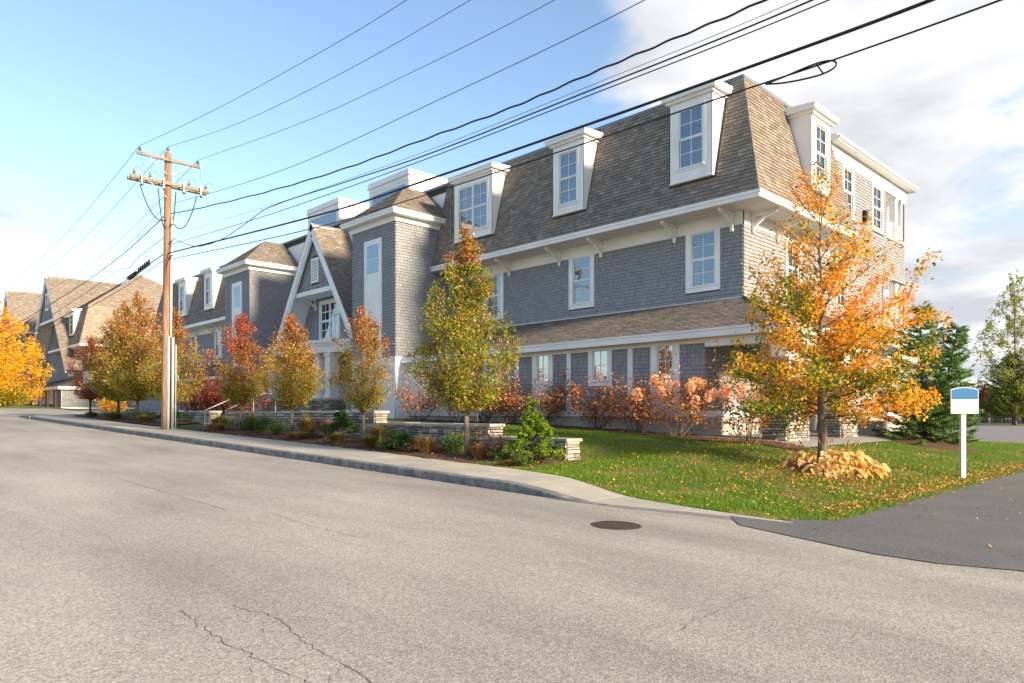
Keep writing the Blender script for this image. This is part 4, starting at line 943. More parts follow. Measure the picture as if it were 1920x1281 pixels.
for y, z in ((9.75, 12.22), (11.25, 12.22), (9.7, 11.25), (11.3, 11.25)):
    c = pole_at(z - .55); m.tube([(c.x + .2, y, z), (c.x + .15, 10.5 + (.08 if y > 10.5 else -.08), z - .55)], .018, 5)
m.build('brace', 'conduit', pole)
def insulator(p, h=.22):
    m = MB(); p = Vector(p); U = Vector((0, 0, 1))
    m.tube([p, p + U * .07, p + U * .07, p + U * .11, p + U * .11, p + U * .15, p + U * .15, p + U * h], [.02, .02, .065, .045, .065, .04, .05, .035], 8); m.build('insulator', 'porcelain', pole)
for y in (9.35, 11.65): insulator((c1.x + .18, y, 12.34))
insulator((PT.x, 10.5, 12.66))
for y in (9.15, 9.75, 11.3, 12.0): insulator((c2.x + .18, y, 11.365), .26); insulator((c2.x - .19, y + .1, 11.365), .2)
for y in (9.4, 10.25, 11.05, 11.75):      # cut-outs hanging from the arm
    m = MB(); m.tube([(c2.x + .28, y, 11.45), (c2.x + .30, y, 11.05)], [.05, .045], 7); m.tube([(c2.x + .28, y, 11.05), (c2.x + .31, y, 10.98)], [.06, .06], 7); m.build('cutout', 'porcelain', pole)
def sagline(a, b, sag, n=12):
    a, b = Vector(a), Vector(b); return [a + (b - a) * (i / n) - Vector((0, 0, 4 * sag * (i / n) * (1 - i / n))) for i in range(n + 1)]
for i, (y, z0, z1, sg) in enumerate(((9.35, 11.0, 9.8, .5), (10.05, 11.0, 9.5, .55), (10.75, 11.0, 9.7, .5), (11.6, 11.0, 9.9, .85))):
    m = MB(); a = Vector((c2.x + .22, y, z0)); b = pole_at(z1) + Vector((.1, 0.1 if y > 10.5 else -.1, 0)); m.tube(sagline(a, b, sg), .022, 6); m.build('riser_cable', 'cable', pole)
m = MB()
for y, y2 in ((9.35, 9.45), (10.5, 10.35), (11.65, 11.75)): m.tube(sagline((c1.x + .3, y, 12.5), (c2.x + .28, y2 + .1, 11.5), .12, 8), .008, 4)
for y in (9.15, 9.75, 11.3, 12.0): m.tube(sagline((c2.x + .18, y, 11.62), (c2.x + .25, y + .3, 11.42), -.18, 8), .008, 4)
m.build('jumper_wire', 'wire', pole)
m = MB(); m.tube([pole_at(z) + Vector((.20, .10, 0)) for z in (4.9, 6, 8, 10.0)], .05, 8); m.build('conduit', 'conduit', pole, smooth=True)
m = MB(); m.tube([pole_at(z) + Vector((.19, .02, 0)) for z in (0.95, 3, 4.95)], .06, 8); m.tube([pole_at(z) + Vector((.26, .17, 0)) for z in (0.95, 3, 4.9)], .055, 8); m.tube([pole_at(z) + Vector((.24, .30, 0)) for z in (0.95, 3, 4.6)], .03, 6); m.build('cable_guard', 'galv', pole, smooth=True)
m = MB(); m.tube([pole_at(z) + Vector((.15, -.03 + .03 * math.sin(z * 3), 0)) for z in frange(5.0, 8.4, .35)], .014, 5); m.build('ground_wire', 'redwire', pole)
m = MB()
for z in (9.6, 8.9, 8.3): p = pole_at(z); m.box(p.x + .1, p.x + .5, p.y + .04, p.y + .10, z - .02, z + .02)
m.build('step_bolt', 'galv', pole)
p = pole_at(3.2); m = MB(); m.tube([p + Vector((.3 + .11 * math.cos(t), .34, .14 * math.sin(t))) for t in frange(0, 6.3, .4)], .012, 5); m.build('wire_coil', 'conduit', pole)
WR = {'R1': ([(-31.22, 9.35, 12.58), (-25, 9.35, 11.85), (-19.25, 9.35, 11.30), (-12.95, 9.35, 10.88), (-2, 9.35, 10.8), (14, 9.35, 11.6)], .009, 'wire', 'bare wire rising right from the outer end of the top crossarm'),
 'R2': ([(-31.4, 10.5, 12.88), (-25, 10.5, 11.9), (-19.34, 10.5, 11.36), (-13.72, 10.5, 11.05), (-4, 10.5, 10.9), (14, 10.5, 11.6)], .009, 'wire', 'bare wire rising right from the pin on the pole top'),
 'R3': ([(-31.22, 11.65, 12.55), (-21.46, 11.65, 11.43), (-15.22, 11.65, 11.02), (-10.6, 11.65, 10.84), (0, 11.65, 10.8), (14, 11.65, 11.5)], .009, 'wire', 'bare wire rising right from the building side end of the top crossarm'),
 'R4': ([(-31.4, 10.7, 10.55), (-25, 10.9, 9.95), (-20.07, 10.9, 9.57), (-14.24, 10.9, 9.41), (-7.69, 10.9, 9.32), (14, 10.9, 9.9)], .010, 'wire', 'thin grey wire leaving the pole just under the crossarm'),
 'R5': ([(-31.4, 10.62, 10.1), (-28.9, 10.7, 9.80), (-22.68, 10.7, 9.09), (-17.67, 10.7, 8.65), (-13.98, 10.7, 8.46), (-11.06, 10.7, 8.30), (-8.9, 10.7, 8.28), (-7.09, 10.7, 8.25), (-5.27, 10.7, 8.23), (14, 10.7, 8.7)], .020, 'cable', 'wavy twisted black cable, uppermost of the thick cables'),
 'R6': ([(-31.4, 10.6, 9.2), (-22, 10.6, 8.5), (-13.85, 10.6, 8.09), (-8.81, 10.6, 7.99), (-4.68, 10.6, 7.95), (14, 10.6, 8.4)], .006, 'wire', 'faint thin wire just above the pair of medium black cables'),
 'R7': ([(-31.4, 10.62, 9.1), (-29.58, 10.6, 8.51), (-28.19, 10.6, 8.19), (-26.06, 10.6, 8.10), (-24.19, 10.6, 8.27), (-22.39, 10.6, 8.47), (-17.5, 10.6, 8.20), (-13.85, 10.6, 8.0), (-8.81, 10.6, 7.90), (-4.47, 10.6, 7.86), (14, 10.6, 8.3)], .015, 'cable', 'black cable that dips in a loop beside the pole'),
 'R8': ([(-31.4, 10.6, 8.8), (-22, 10.6, 8.22), (-13.85, 10.6, 7.90), (-8.81, 10.6, 7.81), (-4.22, 10.6, 7.76), (14, 10.6, 8.2)], .011, 'cable', 'straight medium black cable under the dipping cable'),
 'R9': ([(-31.4, 10.5, 8.42), (-18.05, 10.5, 7.47), (-13.72, 10.5, 7.33), (-8.73, 10.5, 7.21), (-5.47, 10.5, 7.16), (-2.87, 10.5, 7.15), (14, 10.5, 7.6)], .026, 'cable', 'thickest black cable crossing in front of the dormers'),
 'R10': ([(-31.4, 10.5, 8.15), (-19.34, 10.5, 7.20), (-13.72, 10.5, 6.98), (-8.73, 10.5, 6.87), (-5.47, 10.5, 6.83), (-4.1, 10.5, 6.81), (-2.1, 10.5, 6.83), (14, 10.5, 7.3)], .014, 'cable', 'lowest black cable, carrying the snowshoe shaped slack loop'),
 'L1': ([(-31.22, 9.35, 12.58), (-35.85, 9.35, 11.97), (-43.53, 9.35, 11.15), (-62.19, 9.35, 10.5), (-90, 9.35, 11.5)], .011, 'wire', 'bare wire falling left from the outer end of the top crossarm'),
 'L2': ([(-31.4, 10.5, 12.88), (-40.26, 10.5, 11.8), (-50.87, 10.5, 11.0), (-69.84, 10.5, 10.7), (-95, 10.5, 11.6)], .011, 'wire', 'bare wire falling left from the pin on the pole top'),
 'L3': ([(-31.22, 11.65, 12.55), (-41.91, 11.65, 11.1), (-51.78, 11.65, 10.5), (-77.49, 11.65, 10.4), (-98, 11.65, 11.2)], .011, 'wire', 'bare wire falling left from the building side end of the top crossarm'),
 'L4': ([(-31.4, 10.4, 10.4), (-35.65, 10.4, 9.71), (-42.5, 10.4, 9.0), (-57.32, 10.4, 8.45), (-69.17, 10.4, 8.3), (-95, 10.4, 9)], .010, 'wire', 'thin wire falling left from just under the crossarms'),
 'L5': ([(-31.4, 10.4, 10.0), (-34.81, 10.4, 9.56), (-37.17, 10.4, 9.30), (-42.5, 10.4, 8.92), (-51.49, 10.4, 8.55), (-69.17, 10.4, 8.2), (-95, 10.4, 8.9)], .020, 'cable', 'wavy twisted black cable running left from the pole'),
 'L6': ([(-31.5, 10.4, 9.1), (-33.0, 10.4, 8.98), (-35.19, 10.4, 8.75), (-36.4, 10.4, 8.50), (-37.3, 10.4, 8.66), (-45.65, 10.4, 8.15), (-61.23, 10.4, 7.5), (-95, 10.4, 8.3)], .014, 'cable', 'black cable with a kink running left from the pole'),
 'L7': ([(-31.5, 10.4, 8.42), (-34.22, 10.4, 8.20), (-37.17, 10.4, 7.97), (-42.81, 10.4, 7.66), (-69.17, 10.4, 7.0), (-95, 10.4, 7.8)], .024, 'cable', 'thick black cable carrying the dark splice case left of the pole'),
 'L8': ([(-31.5, 10.4, 8.15), (-37.17, 10.4, 7.69), (-48.04, 10.4, 7.2), (-58.69, 10.4, 6.8), (-69.17, 10.4, 6.6), (-95, 10.4, 7.4)], .014, 'cable', 'lowest black cable running left from the pole')}
def spline(pts, n=8):
    P = [Vector(p) for p in pts]; out = []
    for i in range(len(P) - 1):
        p0, p1, p2, p3 = P[max(i - 1, 0)], P[i], P[i + 1], P[min(i + 2, len(P) - 1)]
        d = (p2 - p1).length; m1 = (p2 - p0) / max((p2 - p0).length, 1e-6) * d; m2 = (p3 - p1) / max((p3 - p1).length, 1e-6) * d
        for k in range(n):
            t = k / n; out.append(p1 * (2 * t**3 - 3 * t * t + 1) + m1 * (t**3 - 2 * t * t + t) + p2 * (-2 * t**3 + 3 * t * t) + m2 * (t**3 - t * t))
    out.append(P[-1]); return out
for k, (pts, r, mt, lab) in WR.items():
    m = MB(); sp = spline(pts, 14 if k in ('R5', 'L5') else 7)
    if k in ('R5', 'L5'): sp = [p + Vector((0, 0, .012 * math.sin(i * 1.1))) for i, p in enumerate(sp)]
    m.tube(sp, r, 6); tag(m.build('overhead_wire', mt, smooth=True), lab, 'wire', 'overhead wires on the pole')
m = MB(); m.tube([(-36.3, 10.4, 8.04), (-35.2, 10.4, 8.12)], .1, 10)
for i in range(6): m.box(-34.9 + i * .28, -34.86 + i * .28, 10.36, 10.44, 8.05 + i * .028, 8.32 + i * .028)
tag(m.build('splice_case', 'cable'), 'dark cylindrical splice case hanging on the cable left of the pole', 'splice case')
m = MB(); lp = [(-5.15, 10.5, 6.80), (-4.85, 10.47, 6.80), (-4.37, 10.47, 6.83), (-4.14, 10.48, 6.80), (-4.08, 10.5, 6.74), (-4.15, 10.52, 6.69), (-4.37, 10.52, 6.67), (-4.85, 10.52, 6.73), (-5.15, 10.5, 6.80)]
m.tube(spline(lp, 5), .014, 6); m.tube([(-4.36, 10.47, 6.83), (-4.28, 10.52, 6.68)], .012, 5)
tag(m.build('slack_loop', 'cable'), 'snowshoe shaped cable slack loop hung on the lowest wire', 'cable loop')

# ------------------------------------------------------------------ signs, manhole, road marks
sg = thing('sign', 'white post sign with arched blue top panel on the corner lawn', 'sign', (-4.62, 19.4, ground(-4.62, 19.4)))
f45 = Fr((-4.62, 19.4, ground(-4.62, 19.4)), (math.cos(TH), math.sin(TH), 0), (0, 0, 1))
m = MB(); m.fbox(f45, -.055, .055, -.1, 1.6, -.04, .04); m.build('post', 'sign_white', sg)
def arched(u, w0, w1, rise, n0, n1, mat, name):
    pts = [f45.p(-u, w0, n0), f45.p(u, w0, n0)] + [f45.p(u - 2 * u * i / 12, w1 + rise * (1 - (2 * i / 12 - 1) ** 2), n0) for i in range(13)]
    m = MB(); m.prism(pts, f45.n * (n1 - n0)); return m.build(name, mat, sg)
arched(.328, 1.53, 2.10, .06, .052, .075, 'sign_white', 'panel')
arched(.31, 1.87, 2.083, .056, .0755, .080, 'sign_blue', 'blue_panel')
m = MB(); m.fbox(f45, -.31, .31, 1.55, 1.855, .0755, .079); m.build('white_panel', 'sign_white', sg)
z0 = z_road(-47) + .17
sg2 = thing('street_sign', 'small white sign on a thin dark post by the red leaved trees', 'sign', (-47.2, 11.45, z0))
m = MB(); m.tube([(-47.2, 11.45, z0 - .1), (-47.45, 11.45, z0 + 2.85)], .04, 6); m.build('post', 'black', sg2)
m = MB(); m.fbox(Fr((-47.42, 11.4, z0), (.6, .8, 0), (0, 0, 1)), -.28, .28, 2.05, 2.75, 0.0, .02); m.build('sign_panel', 'sign_white', sg2)
wp = MB(); wp.box(-46.62, -46.5, 13.75, 13.87, 1.2, 2.75); wp.box(-46.64, -46.48, 13.73, 13.89, 2.75, 2.8); tag(wp.build('marker_post', 'white'), 'slim white post behind the far stone wall', 'post')
mh = thing('manhole_cover', 'round rusty iron manhole cover set in the road', 'manhole cover', (-6.02, 7.87, z_road(-6.02)))
def disc(cx, cy, z, r0, r1, h, n=40):
    m = MB(); vs = []
    for r, zz in ((r0, z + h), (r1, z + h), (r1 + .005, z)):
        for k in range(n): vs.append((cx + r * math.cos(6.28319 * k / n), cy + r * math.sin(6.28319 * k / n), zz - .027 * r * math.cos(6.28319 * k / n)))
    m.add(vs, [(i * n + k, i * n + (k + 1) % n, (i + 1) * n + (k + 1) % n, (i + 1) * n + k) for i in range(2) for k in range(n)])
    return m
z0 = z_road(-6.02)
m = disc(-6.02, 7.87, z0, .305, .345, .006); m.build('frame', 'iron', mh)
m = disc(-6.02, 7.87, z0, .001, .298, .004); cv = m.build('cover', 'iron', mh)
m = MB()
for i in range(-6, 7):
    for j in range(-6, 7):
        if 0.02 < math.hypot(i, j) * .042 < .27: m.box(-6.02 + i * .042 - .013, -6.02 + i * .042 + .013, 7.87 + j * .042 - .013, 7.87 + j * .042 + .013, z0 - .027 * i * .042 + .003, z0 - .027 * i * .042 + .009)
m.build('tread', 'iron', cv)
def crack(pts, w, seed):
    r = random.Random(seed); m = MB(); P = []
    for (a, b) in zip(pts, pts[1:]):
        n = max(2, int(math.hypot(b[0] - a[0], b[1] - a[1]) / .05))
        for i in range(n): t = i / n; P.append((a[0] + (b[0] - a[0]) * t + r.gauss(0, .013), a[1] + (b[1] - a[1]) * t + r.gauss(0, .013)))
    for i, (a, b) in enumerate(zip(P, P[1:])):
        dx, dy = b[0] - a[0], b[1] - a[1]; l = math.hypot(dx, dy) or 1; ww = w * r.uniform(.08, 1.0); nx, ny = -dy / l * ww, dx / l * ww
        m.quad(*[(x, y, z_road(x) + .003 + .0002 * (i % 2)) for x, y in ((a[0] + nx, a[1] + ny), (a[0] - nx, a[1] - ny), (b[0] - nx, b[1] - ny), (b[0] + nx, b[1] + ny))])
    m.build('crack', 'crack', road_o)
CRACKS = [([(-5.81, 2.04), (-5.08, 2.00), (-4.72, 2.00), (-4.38, 2.03), (-4.09, 2.06), (-3.75, 2.10)], 0.0064),
  ([(-5.70, 2.39), (-5.14, 2.51), (-4.64, 2.43), (-4.38, 2.40), (-3.94, 2.39), (-3.56, 2.37)], 0.0072),
  ([(-15.80, 4.26), (-13.69, 4.26), (-11.97, 4.29), (-10.35, 4.31)], 0.008),
  ([(-9.80, 4.70), (-8.58, 4.64), (-7.38, 4.69)], 0.008),
  ([(-3.31, 7.09), (-3.17, 6.74), (-3.04, 6.58), (-3.03, 5.63), (-3.00, 4.99), (-2.93, 4.57)], 0.004),
  ([(-2.95, 8.71), (-3.06, 7.75), (-3.29, 7.25)], 0.0032),
  ([(-8.61, 1.30), (-8.52, 2.12), (-8.67, 2.99)], 0.0028),
  ([(-5.90, 1.43), (-5.87, 1.75), (-5.81, 2.00)], 0.0028)]
for i, (pl, w) in enumerate(CRACKS):
    w *= .72; crack(pl, w, i); rb = random.Random(400 + i)
    for q in range(1, len(pl) - 1):        # side cracks that run out
        for sgn in (-1, 1):
            if rb.random() < .55:
                a = math.atan2(pl[q + 1][1] - pl[q][1], pl[q + 1][0] - pl[q][0]) + sgn * rb.uniform(.5, 1.1); l = rb.uniform(.15, .5)
                crack([pl[q], (pl[q][0] + l * .5 * math.cos(a), pl[q][1] + l * .5 * math.sin(a)), (pl[q][0] + l * math.cos(a + .3), pl[q][1] + l * math.sin(a + .3))], w * .5, 50 * i + q)
for i in range(3):
    m = MB(); x0 = -60.2; y0 = 2.2 + i * 2.0
    m.quad(*[(x, y, z_road(x) + .005) for x, y in ((x0, y0), (x0 + 2.6, y0), (x0 + 2.6, y0 + .9), (x0, y0 + .9))]); m.build('crosswalk_bar', 'paint', road_o)

# ------------------------------------------------------------------ plants
def leaf_mesh(name, C, size, cols, mat, parent, up=0.35, aspect=0.62, kind=None, droop=0.0, rng=NP):
    """one folded two-faced blade per point of C"""
    n = len(C); d = rng.normal(size=(n, 3)); d[:, 2] = d[:, 2] * .6 - droop; d /= np.linalg.norm(d, axis=1)[:, None]
    nn = rng.normal(size=(n, 3)); nn[:, 2] += up * 3; s = np.cross(d, nn); s /= np.linalg.norm(s, axis=1)[:, None] + 1e-9
    nn = np.cross(s, d); sz = np.asarray(size).reshape(-1, 1) * np.ones((n, 1)); h = sz * .5
    a = C - d * h; b = C + d * h; mid = C - d * h * .1; l = mid + s * h * aspect + nn * h * .18; r = mid - s * h * aspect + nn * h * .18
    V = np.stack([a, l, b, r], 1).reshape(-1, 3); k = np.arange(n)[:, None] * 4
    F = np.concatenate([k + np.array([[0, 1, 2]]), k + np.array([[0, 2, 3]])], 1).reshape(-1, 3)
    return np_mesh(name, V, F, np.repeat(cols, 2, 0), mat, parent, kind)
def rand_cols(pal, w, n, jit=.18, rng=NP):
    pal = np.array(pal); i = rng.choice(len(pal), n, p=np.array(w) / sum(w)); return pal[i] * rng.uniform(1 - jit, 1 + jit, (n, 1))
def branchy(mb, a, b, r0, r1, rng, bend=.12, n=5):
    a, b = np.array(a, float), np.array(b, float); L = np.linalg.norm(b - a); off = rng.normal(size=3) * bend * L; off[2] = -abs(off[2]) * .5
    pts = [a + (b - a) * t + off * math.sin(math.pi * t) * .6 for t in np.linspace(0, 1, n)]
    mb.tube([Vector(p) for p in pts], [r0 + (r1 - r0) * t for t in np.linspace(0, 1, n)], 5, caps=False); return pts
C_ = lambda *a: lin(*a)
PEAR = {'green': [C_(122, 130, 42), C_(156, 154, 54), C_(94, 108, 38)], 'orange': [C_(190, 130, 66), C_(172, 106, 60), C_(198, 150, 76)], 'red': [C_(150, 76, 62), C_(126, 62, 56), C_(176, 98, 78)]}
def round_tree(label, loc, H, cb, prof, nleaf, mixf, seed, leaf=.085, trunk_r=.085, group=None, name='pear_tree', fork=.55, nl=30, bark='bark', lean=0.0):
    """prof: list of (height fraction of crown, half width); mixf(h, r, rnd) -> palette name"""
    rng = np.random.default_rng(seed); t = thing(name, label, 'tree', loc, group); loc = np.array(loc, float)
    hs, ws = [p[0] for p in prof], [p[1] for p in prof]; wid = lambda f: np.interp(f, hs, ws)
    mb = MB(); top = loc + np.array([lean, 0, H * .93]); n = 9
    tr = [loc + np.array([lean * (i / n), 0, 0]) + np.array([rng.normal() * .02, rng.normal() * .02, -0.1 + (H * .93 + .1) * i / n]) for i in range(n + 1)]
    mb.tube([Vector(p) for p in tr], [trunk_r * (1.35 if i == 0 else 1 - .9 * (i / n) ** .8) for i in range(n + 1)], 8)
    twigs = []
    for i in range(nl):
        f = (i + rng.random()) / nl; zt = cb + (H - cb) * f; w = wid(f) * rng.uniform(.72, 1.08); an = i * 2.399 + rng.normal() * .35
        zs = max(cb * .75, cb + (H - cb) * (f - .12 - .30 * (1 - f)) - w * .35); zs = min(zs, H * .9)
        k = (zs + .1) / (H * .93 + .1) * n; i0 = int(min(k, n - 1)); a = tr[i0] + (tr[i0 + 1] - tr[i0]) * (k - i0)
        b = loc + np.array([math.cos(an) * w + lean * f, math.sin(an) * w, zt]); pts = branchy(mb, a, b, trunk_r * .38 * (1 - .6 * f), .008, rng)
        twigs.append((pts, w))
        for j in range(4):
            q = pts[1 + j % 4]; e = q + rng.normal(size=3) * w * .33 + np.array([0, 0, .12 + .1 * rng.random()]); twigs.append((branchy(mb, q, e, .012, .004, rng, n=4), w * .6))
    mb.build('trunk', bark, t, smooth=True)
    C = []; wts = np.array([w + .25 for _, w in twigs]); pick = rng.choice(len(twigs), nleaf, p=wts / wts.sum())
    for i in pick:
        pts, w = twigs[i]; u = rng.uniform(.35, 1.03) * (len(pts) - 1); k = int(min(u, len(pts) - 2)); p = pts[k] + (pts[k + 1] - pts[k]) * (u - k)
        C.append(p + rng.normal(size=3) * (.07 + .10 * w))
    C = np.array(C); f = (C[:, 2] - loc[2] - cb) / (H - cb); rr = np.hypot(C[:, 0] - loc[0] - lean * f, C[:, 1] - loc[1]); ok = (rr < wid(np.clip(f, 0, 1)) * 1.22 + .12) & (f > -.05) & (f < 1.04)
    C, f, rr, pick = C[ok], f[ok], rr[ok], pick[ok]
    cols = np.array([random_pal(mixf(a, b, rng, i), rng) for a, b, i in zip(f, rr, pick)])
    leaf_mesh('crown', C, leaf * rng.uniform(.7, 1.25, len(C)), cols, 'leaf', t, droop=.25, rng=rng)
    return t
def random_pal(name, rng, P=None):
    p = (P or PEAR)[name]; c = p[rng.integers(len(p))]; k = rng.uniform(1.1, 1.8); return (c[0] * k, c[1] * k, c[2] * k)
PROF1 = [(0, .55), (.1, 1.05), (.28, 1.25), (.45, 1.02), (.62, .72), (.78, .46), (.9, .26), (1, .06)]
PROF2 = [(0, .45), (.15, .95), (.35, 1.2), (.55, 1.0), (.75, .62), (.9, .34), (1, .08)]
def mix1(f, r, g, i):
    x = g.random(); b = (i * 7919 % 13) / 13
    if f > .8: return 'red' if x < .35 else 'orange' if x < .6 else 'green'
    return 'green' if x < .88 - .12 * b else 'orange' if x < .93 else 'red'
def mix2(f, r, g, i):
    x = g.random() + (f - .45) * .55 + ((i * 7919 % 11) / 11 - .5) * .3
    return 'green' if x < .48 else 'orange' if x < .85 else 'red'
def mix4(f, r, g, i):
    x = g.random() * .8 + f * .75 + ((i * 7919 % 11) / 11 - .5) * .3
    return 'green' if x < .55 else 'orange' if x < .74 else 'red'
def mix_red(f, r, g, i): return 'red' if g.random() < .8 else 'orange'
gz = lambda x, y: ground(x, y)
SG_ = 'pear trees along the sidewalk'
round_tree('green and gold pear tree, tallest in the bed by the middle stone wall', (-13.85, 11.88, gz(-13.85, 11.88)), 5.75, 1.38, [(h, w * 1.06) for h, w in PROF1], 27000, mix1, 11, .072, .085, SG_, nl=34)
round_tree('orange pear tree in front of the white tower base', (-19.2, 12.22, gz(-19.2, 12.22)), 4.2, 1.2, [(h, w * .93) for h, w in PROF2], 11000, mix2, 12, .068, .07, SG_, nl=24)
round_tree('orange and green pear tree in front of the entrance canopy', (-24.2, 12.36, gz(-24.2, 12.36)), 4.3, 1.2, [(h, w * .92) for h, w in PROF2], 17000, mix2, 13, .072, .075, SG_)
round_tree('pear tree with dark red top and green skirt beside the garden steps', (-28.7, 12.45, gz(-28.7, 12.45)), 4.65, 1.25, [(h, w * 1.02) for h, w in PROF2], 17000, mix4, 14, .076, .075, SG_)
round_tree('rust and olive pear tree whose trunk the utility pole hides', (-36.5, 12.5, gz(-36.5, 12.5)), 5.5, 1.25, [(h, w * 1.25) for h, w in PROF2], 17000, mix2, 18, .085, .085, SG_, nl=32)
round_tree('broad rusty pear tree left of the utility pole', (-41.5, 12.3, gz(-41.5, 12.3)), 6.7, 1.3, [(h, w * 1.85) for h, w in PROF2], 25000, mix2, 15, .10, .11, SG_, nl=40)
round_tree('dense rusty pear tree next to the far street sign', (-45.3, 12.4, gz(-45.3, 12.4)), 5.9, 1.2, [(h, w * 1.6) for h, w in PROF2], 19000, mix2, 16, .10, .10, SG_, nl=34)
round_tree('small dark red tree at the street corner', (-50.2, 12.2, gz(-50.2, 12.2)), 4.9, 1.2, [(h, w * 1.25) for h, w in PROF2], 12000, mix_red, 17, .10, .07, SG_)
YEL = {'y': [C_(226, 178, 30), C_(238, 196, 52), C_(206, 150, 30)], 'o': [C_(232, 150, 52), C_(226, 128, 60)], 'g': [C_(150, 150, 40), C_(120, 130, 40)]}
_P = PEAR; PEAR = YEL
round_tree('large golden yellow tree at the far end of the street', (-90, 13.2, 2.4), 11.0, .8, [(0, 3.6), (.2, 4.4), (.45, 4.2), (.7, 3.0), (.9, 1.5), (1, .3)], 30000, lambda f, r, g, i: ('o' if g.random() < (f - .6) * 1.6 else 'y' if g.random() < .86 else 'g'), 21, .19, .22, None, 'golden_tree', nl=50, bark='bark_dark')
PEAR = _P
# shrubs under it
def bush(label, cat, loc, rx, rz, n, pal, w, leaf, seed, name='shrub', group=None, stems=14, mat='leaf', ry=None, low=.15, stem_r=.012, jit=.22, bark='bark_dark'):
    rng = np.random.default_rng(seed); t = thing(name, label, cat, loc, group); loc = np.array(loc, float); mb = MB(); ends = []; ry = ry or rx
    for i in range(stems):
        an = rng.uniform(0, 6.283); rad = rng.uniform(.25, 1.0); zt = rz * rng.uniform(.62, 1.05) * (1 - .25 * rad)
        b = loc + np.array([math.cos(an) * rx * rad, math.sin(an) * ry * rad, zt]); a = loc + np.array([math.cos(an) * rx * .10, math.sin(an) * ry * .10, -.05])
        pts = branchy(mb, a, b, stem_r, stem_r * .35, rng, .10); ends.append(pts)
        for j in range(3):
            q = pts[2 + j % 3]; ends.append(branchy(mb, q, q + rng.normal(size=3) * rx * .30 + np.array([0, 0, rz * .13]), stem_r * .5, stem_r * .2, rng, .1, 4))
    mb.build('stems', bark, t)
    pick = rng.integers(len(ends), size=n); u = rng.uniform(low, 1.02, n); C = []
    for i, v in zip(pick, u):
        p = ends[i]; q = v * (len(p) - 1); k = int(min(q, len(p) - 2)); C.append(p[k] + (p[k + 1] - p[k]) * (q - k))
    C = np.array(C) + rng.normal(size=(n, 3)) * rx * .11; C[:, 2] = np.maximum(C[:, 2], loc[2] + .02)
    leaf_mesh('leaves', C, leaf * rng.uniform(.65, 1.25, n), rand_cols(pal, w, n, jit, rng), mat, t, rng=rng); return t, ends
RUST = [C_(188, 124, 80), C_(164, 102, 66), C_(206, 150, 100), C_(138, 86, 62)]
PINK = [C_(222, 178, 134), C_(214, 164, 138), C_(202, 142, 128), C_(232, 194, 144)]
hyd = [(-25.9, 1.15, 'rust brown hydrangea beside the white panelled tower base'), (-23.1, 1.0, 'bare stemmed hydrangea between tower base and first grey bay'), (-21.6, 1.05, 'rust hydrangea half hidden behind the tallest pear tree'), (-20.0, 1.1, 'rust hydrangea below the first ground floor window'), (-18.3, 1.2, 'rust hydrangea behind the bright green conifer'), (-15.75, 1.2, 'rust hydrangea below the middle ground floor window'), (-14.1, 1.1, 'rust hydrangea touching the pink flowered hydrangea')]
for i, (x, r, lab) in enumerate(hyd):
    bush(lab, 'shrub', (x, 19.45, gz(x, 19.45) + .02), r, 1.65 if i else 1.9, 1700 if i != 1 else 600, RUST, (4, 3, 3, 1), .10, 40 + i, 'hydrangea', 'hydrangeas along the foundation', stems=16, low=.42, mat='petal')
def flower_mesh(seed):
    rng = np.random.default_rng(seed); n = 70; d = rng.normal(size=(n, 3)); d /= np.linalg.norm(d, axis=1)[:, None]; C = d * np.array([.11, .11, .135]) * rng.uniform(.8, 1.05, (n, 1))
    o = leaf_mesh('flower_head', C, .055, np.array([random_pal('p', rng, {'p': PINK}) for _ in range(n)]), 'petal', None, rng=rng, aspect=.9); me = o.data; bpy.data.objects.remove(o); return me
FM = [flower_mesh(s) for s in range(4)]
for x, y, r, h, lab, sd, nf in ((-12.35, 19.2, 1.25, 1.95, 'pink and tan flowering hydrangea at the building corner', 61, 28), (-9.75, 18.9, 1.2, 1.8, 'sparse yellow leaved hydrangea with pink heads in front of the stone pier', 62, 24)):
    t, ends = bush(lab, 'shrub', (x, y, gz(x, y) + .02), r, h, 1000, [C_(206, 150, 60), C_(190, 112, 62), C_(160, 92, 52), C_(222, 170, 70)], (3, 3, 2, 2), .11, sd, 'hydrangea', 'hydrangeas along the foundation', stems=18, low=.35, mat='petal', bark='bark')
    rr = random.Random(sd); off = Vector(t.location)
    for k in range(nf):
        e = ends[4 * rr.randrange(len(ends) // 4)][-1]; o = bpy.data.objects.new('flower_head', FM[k % 4]); COL.objects.link(o); o.parent = t
        o.location = Vector(e) - off + Vector((0, 0, .05)); o.rotation_euler = (rr.uniform(-.4, .4), rr.uniform(-.4, .4), rr.uniform(0, 6)); s = rr.uniform(.9, 1.45); o.scale = (s, s, s * 1.1)
HEDGE = [C_(126, 56, 34), C_(104, 44, 32), C_(150, 74, 40)]
for i, (x, lab) in enumerate(((-35.6, 'rusty red hedge shrub nearest the garden steps'), (-38.2, 'rusty red hedge shrub, middle of the row above the far wall'), (-41.0, 'rusty red hedge shrub, farthest from the garden steps'))):
    bush(lab, 'shrub', (x, 15.4, gz(x, 15.4)), 1.6, 1.75, 2600, HEDGE, (3, 3, 2), .12, 70 + i, 'hedge_shrub', 'rust coloured hedge on the terrace', stems=26, low=.2, mat='petal')
for i, (x, y, r, h, lab) in enumerate(((-58, 15.5, 1.2, 1.6, 'yellow brown shrub in front of the second building'), (-63, 16.5, 1.1, 1.2, 'low golden shrub by the second building wall'))):
    bush(lab, 'shrub', (x, y, gz(x, y)), r, h, 900, YEL['y'] + [C_(170, 110, 50)], (2, 2, 2, 3), .16, 80 + i, 'shrub', stems=16, mat='petal')
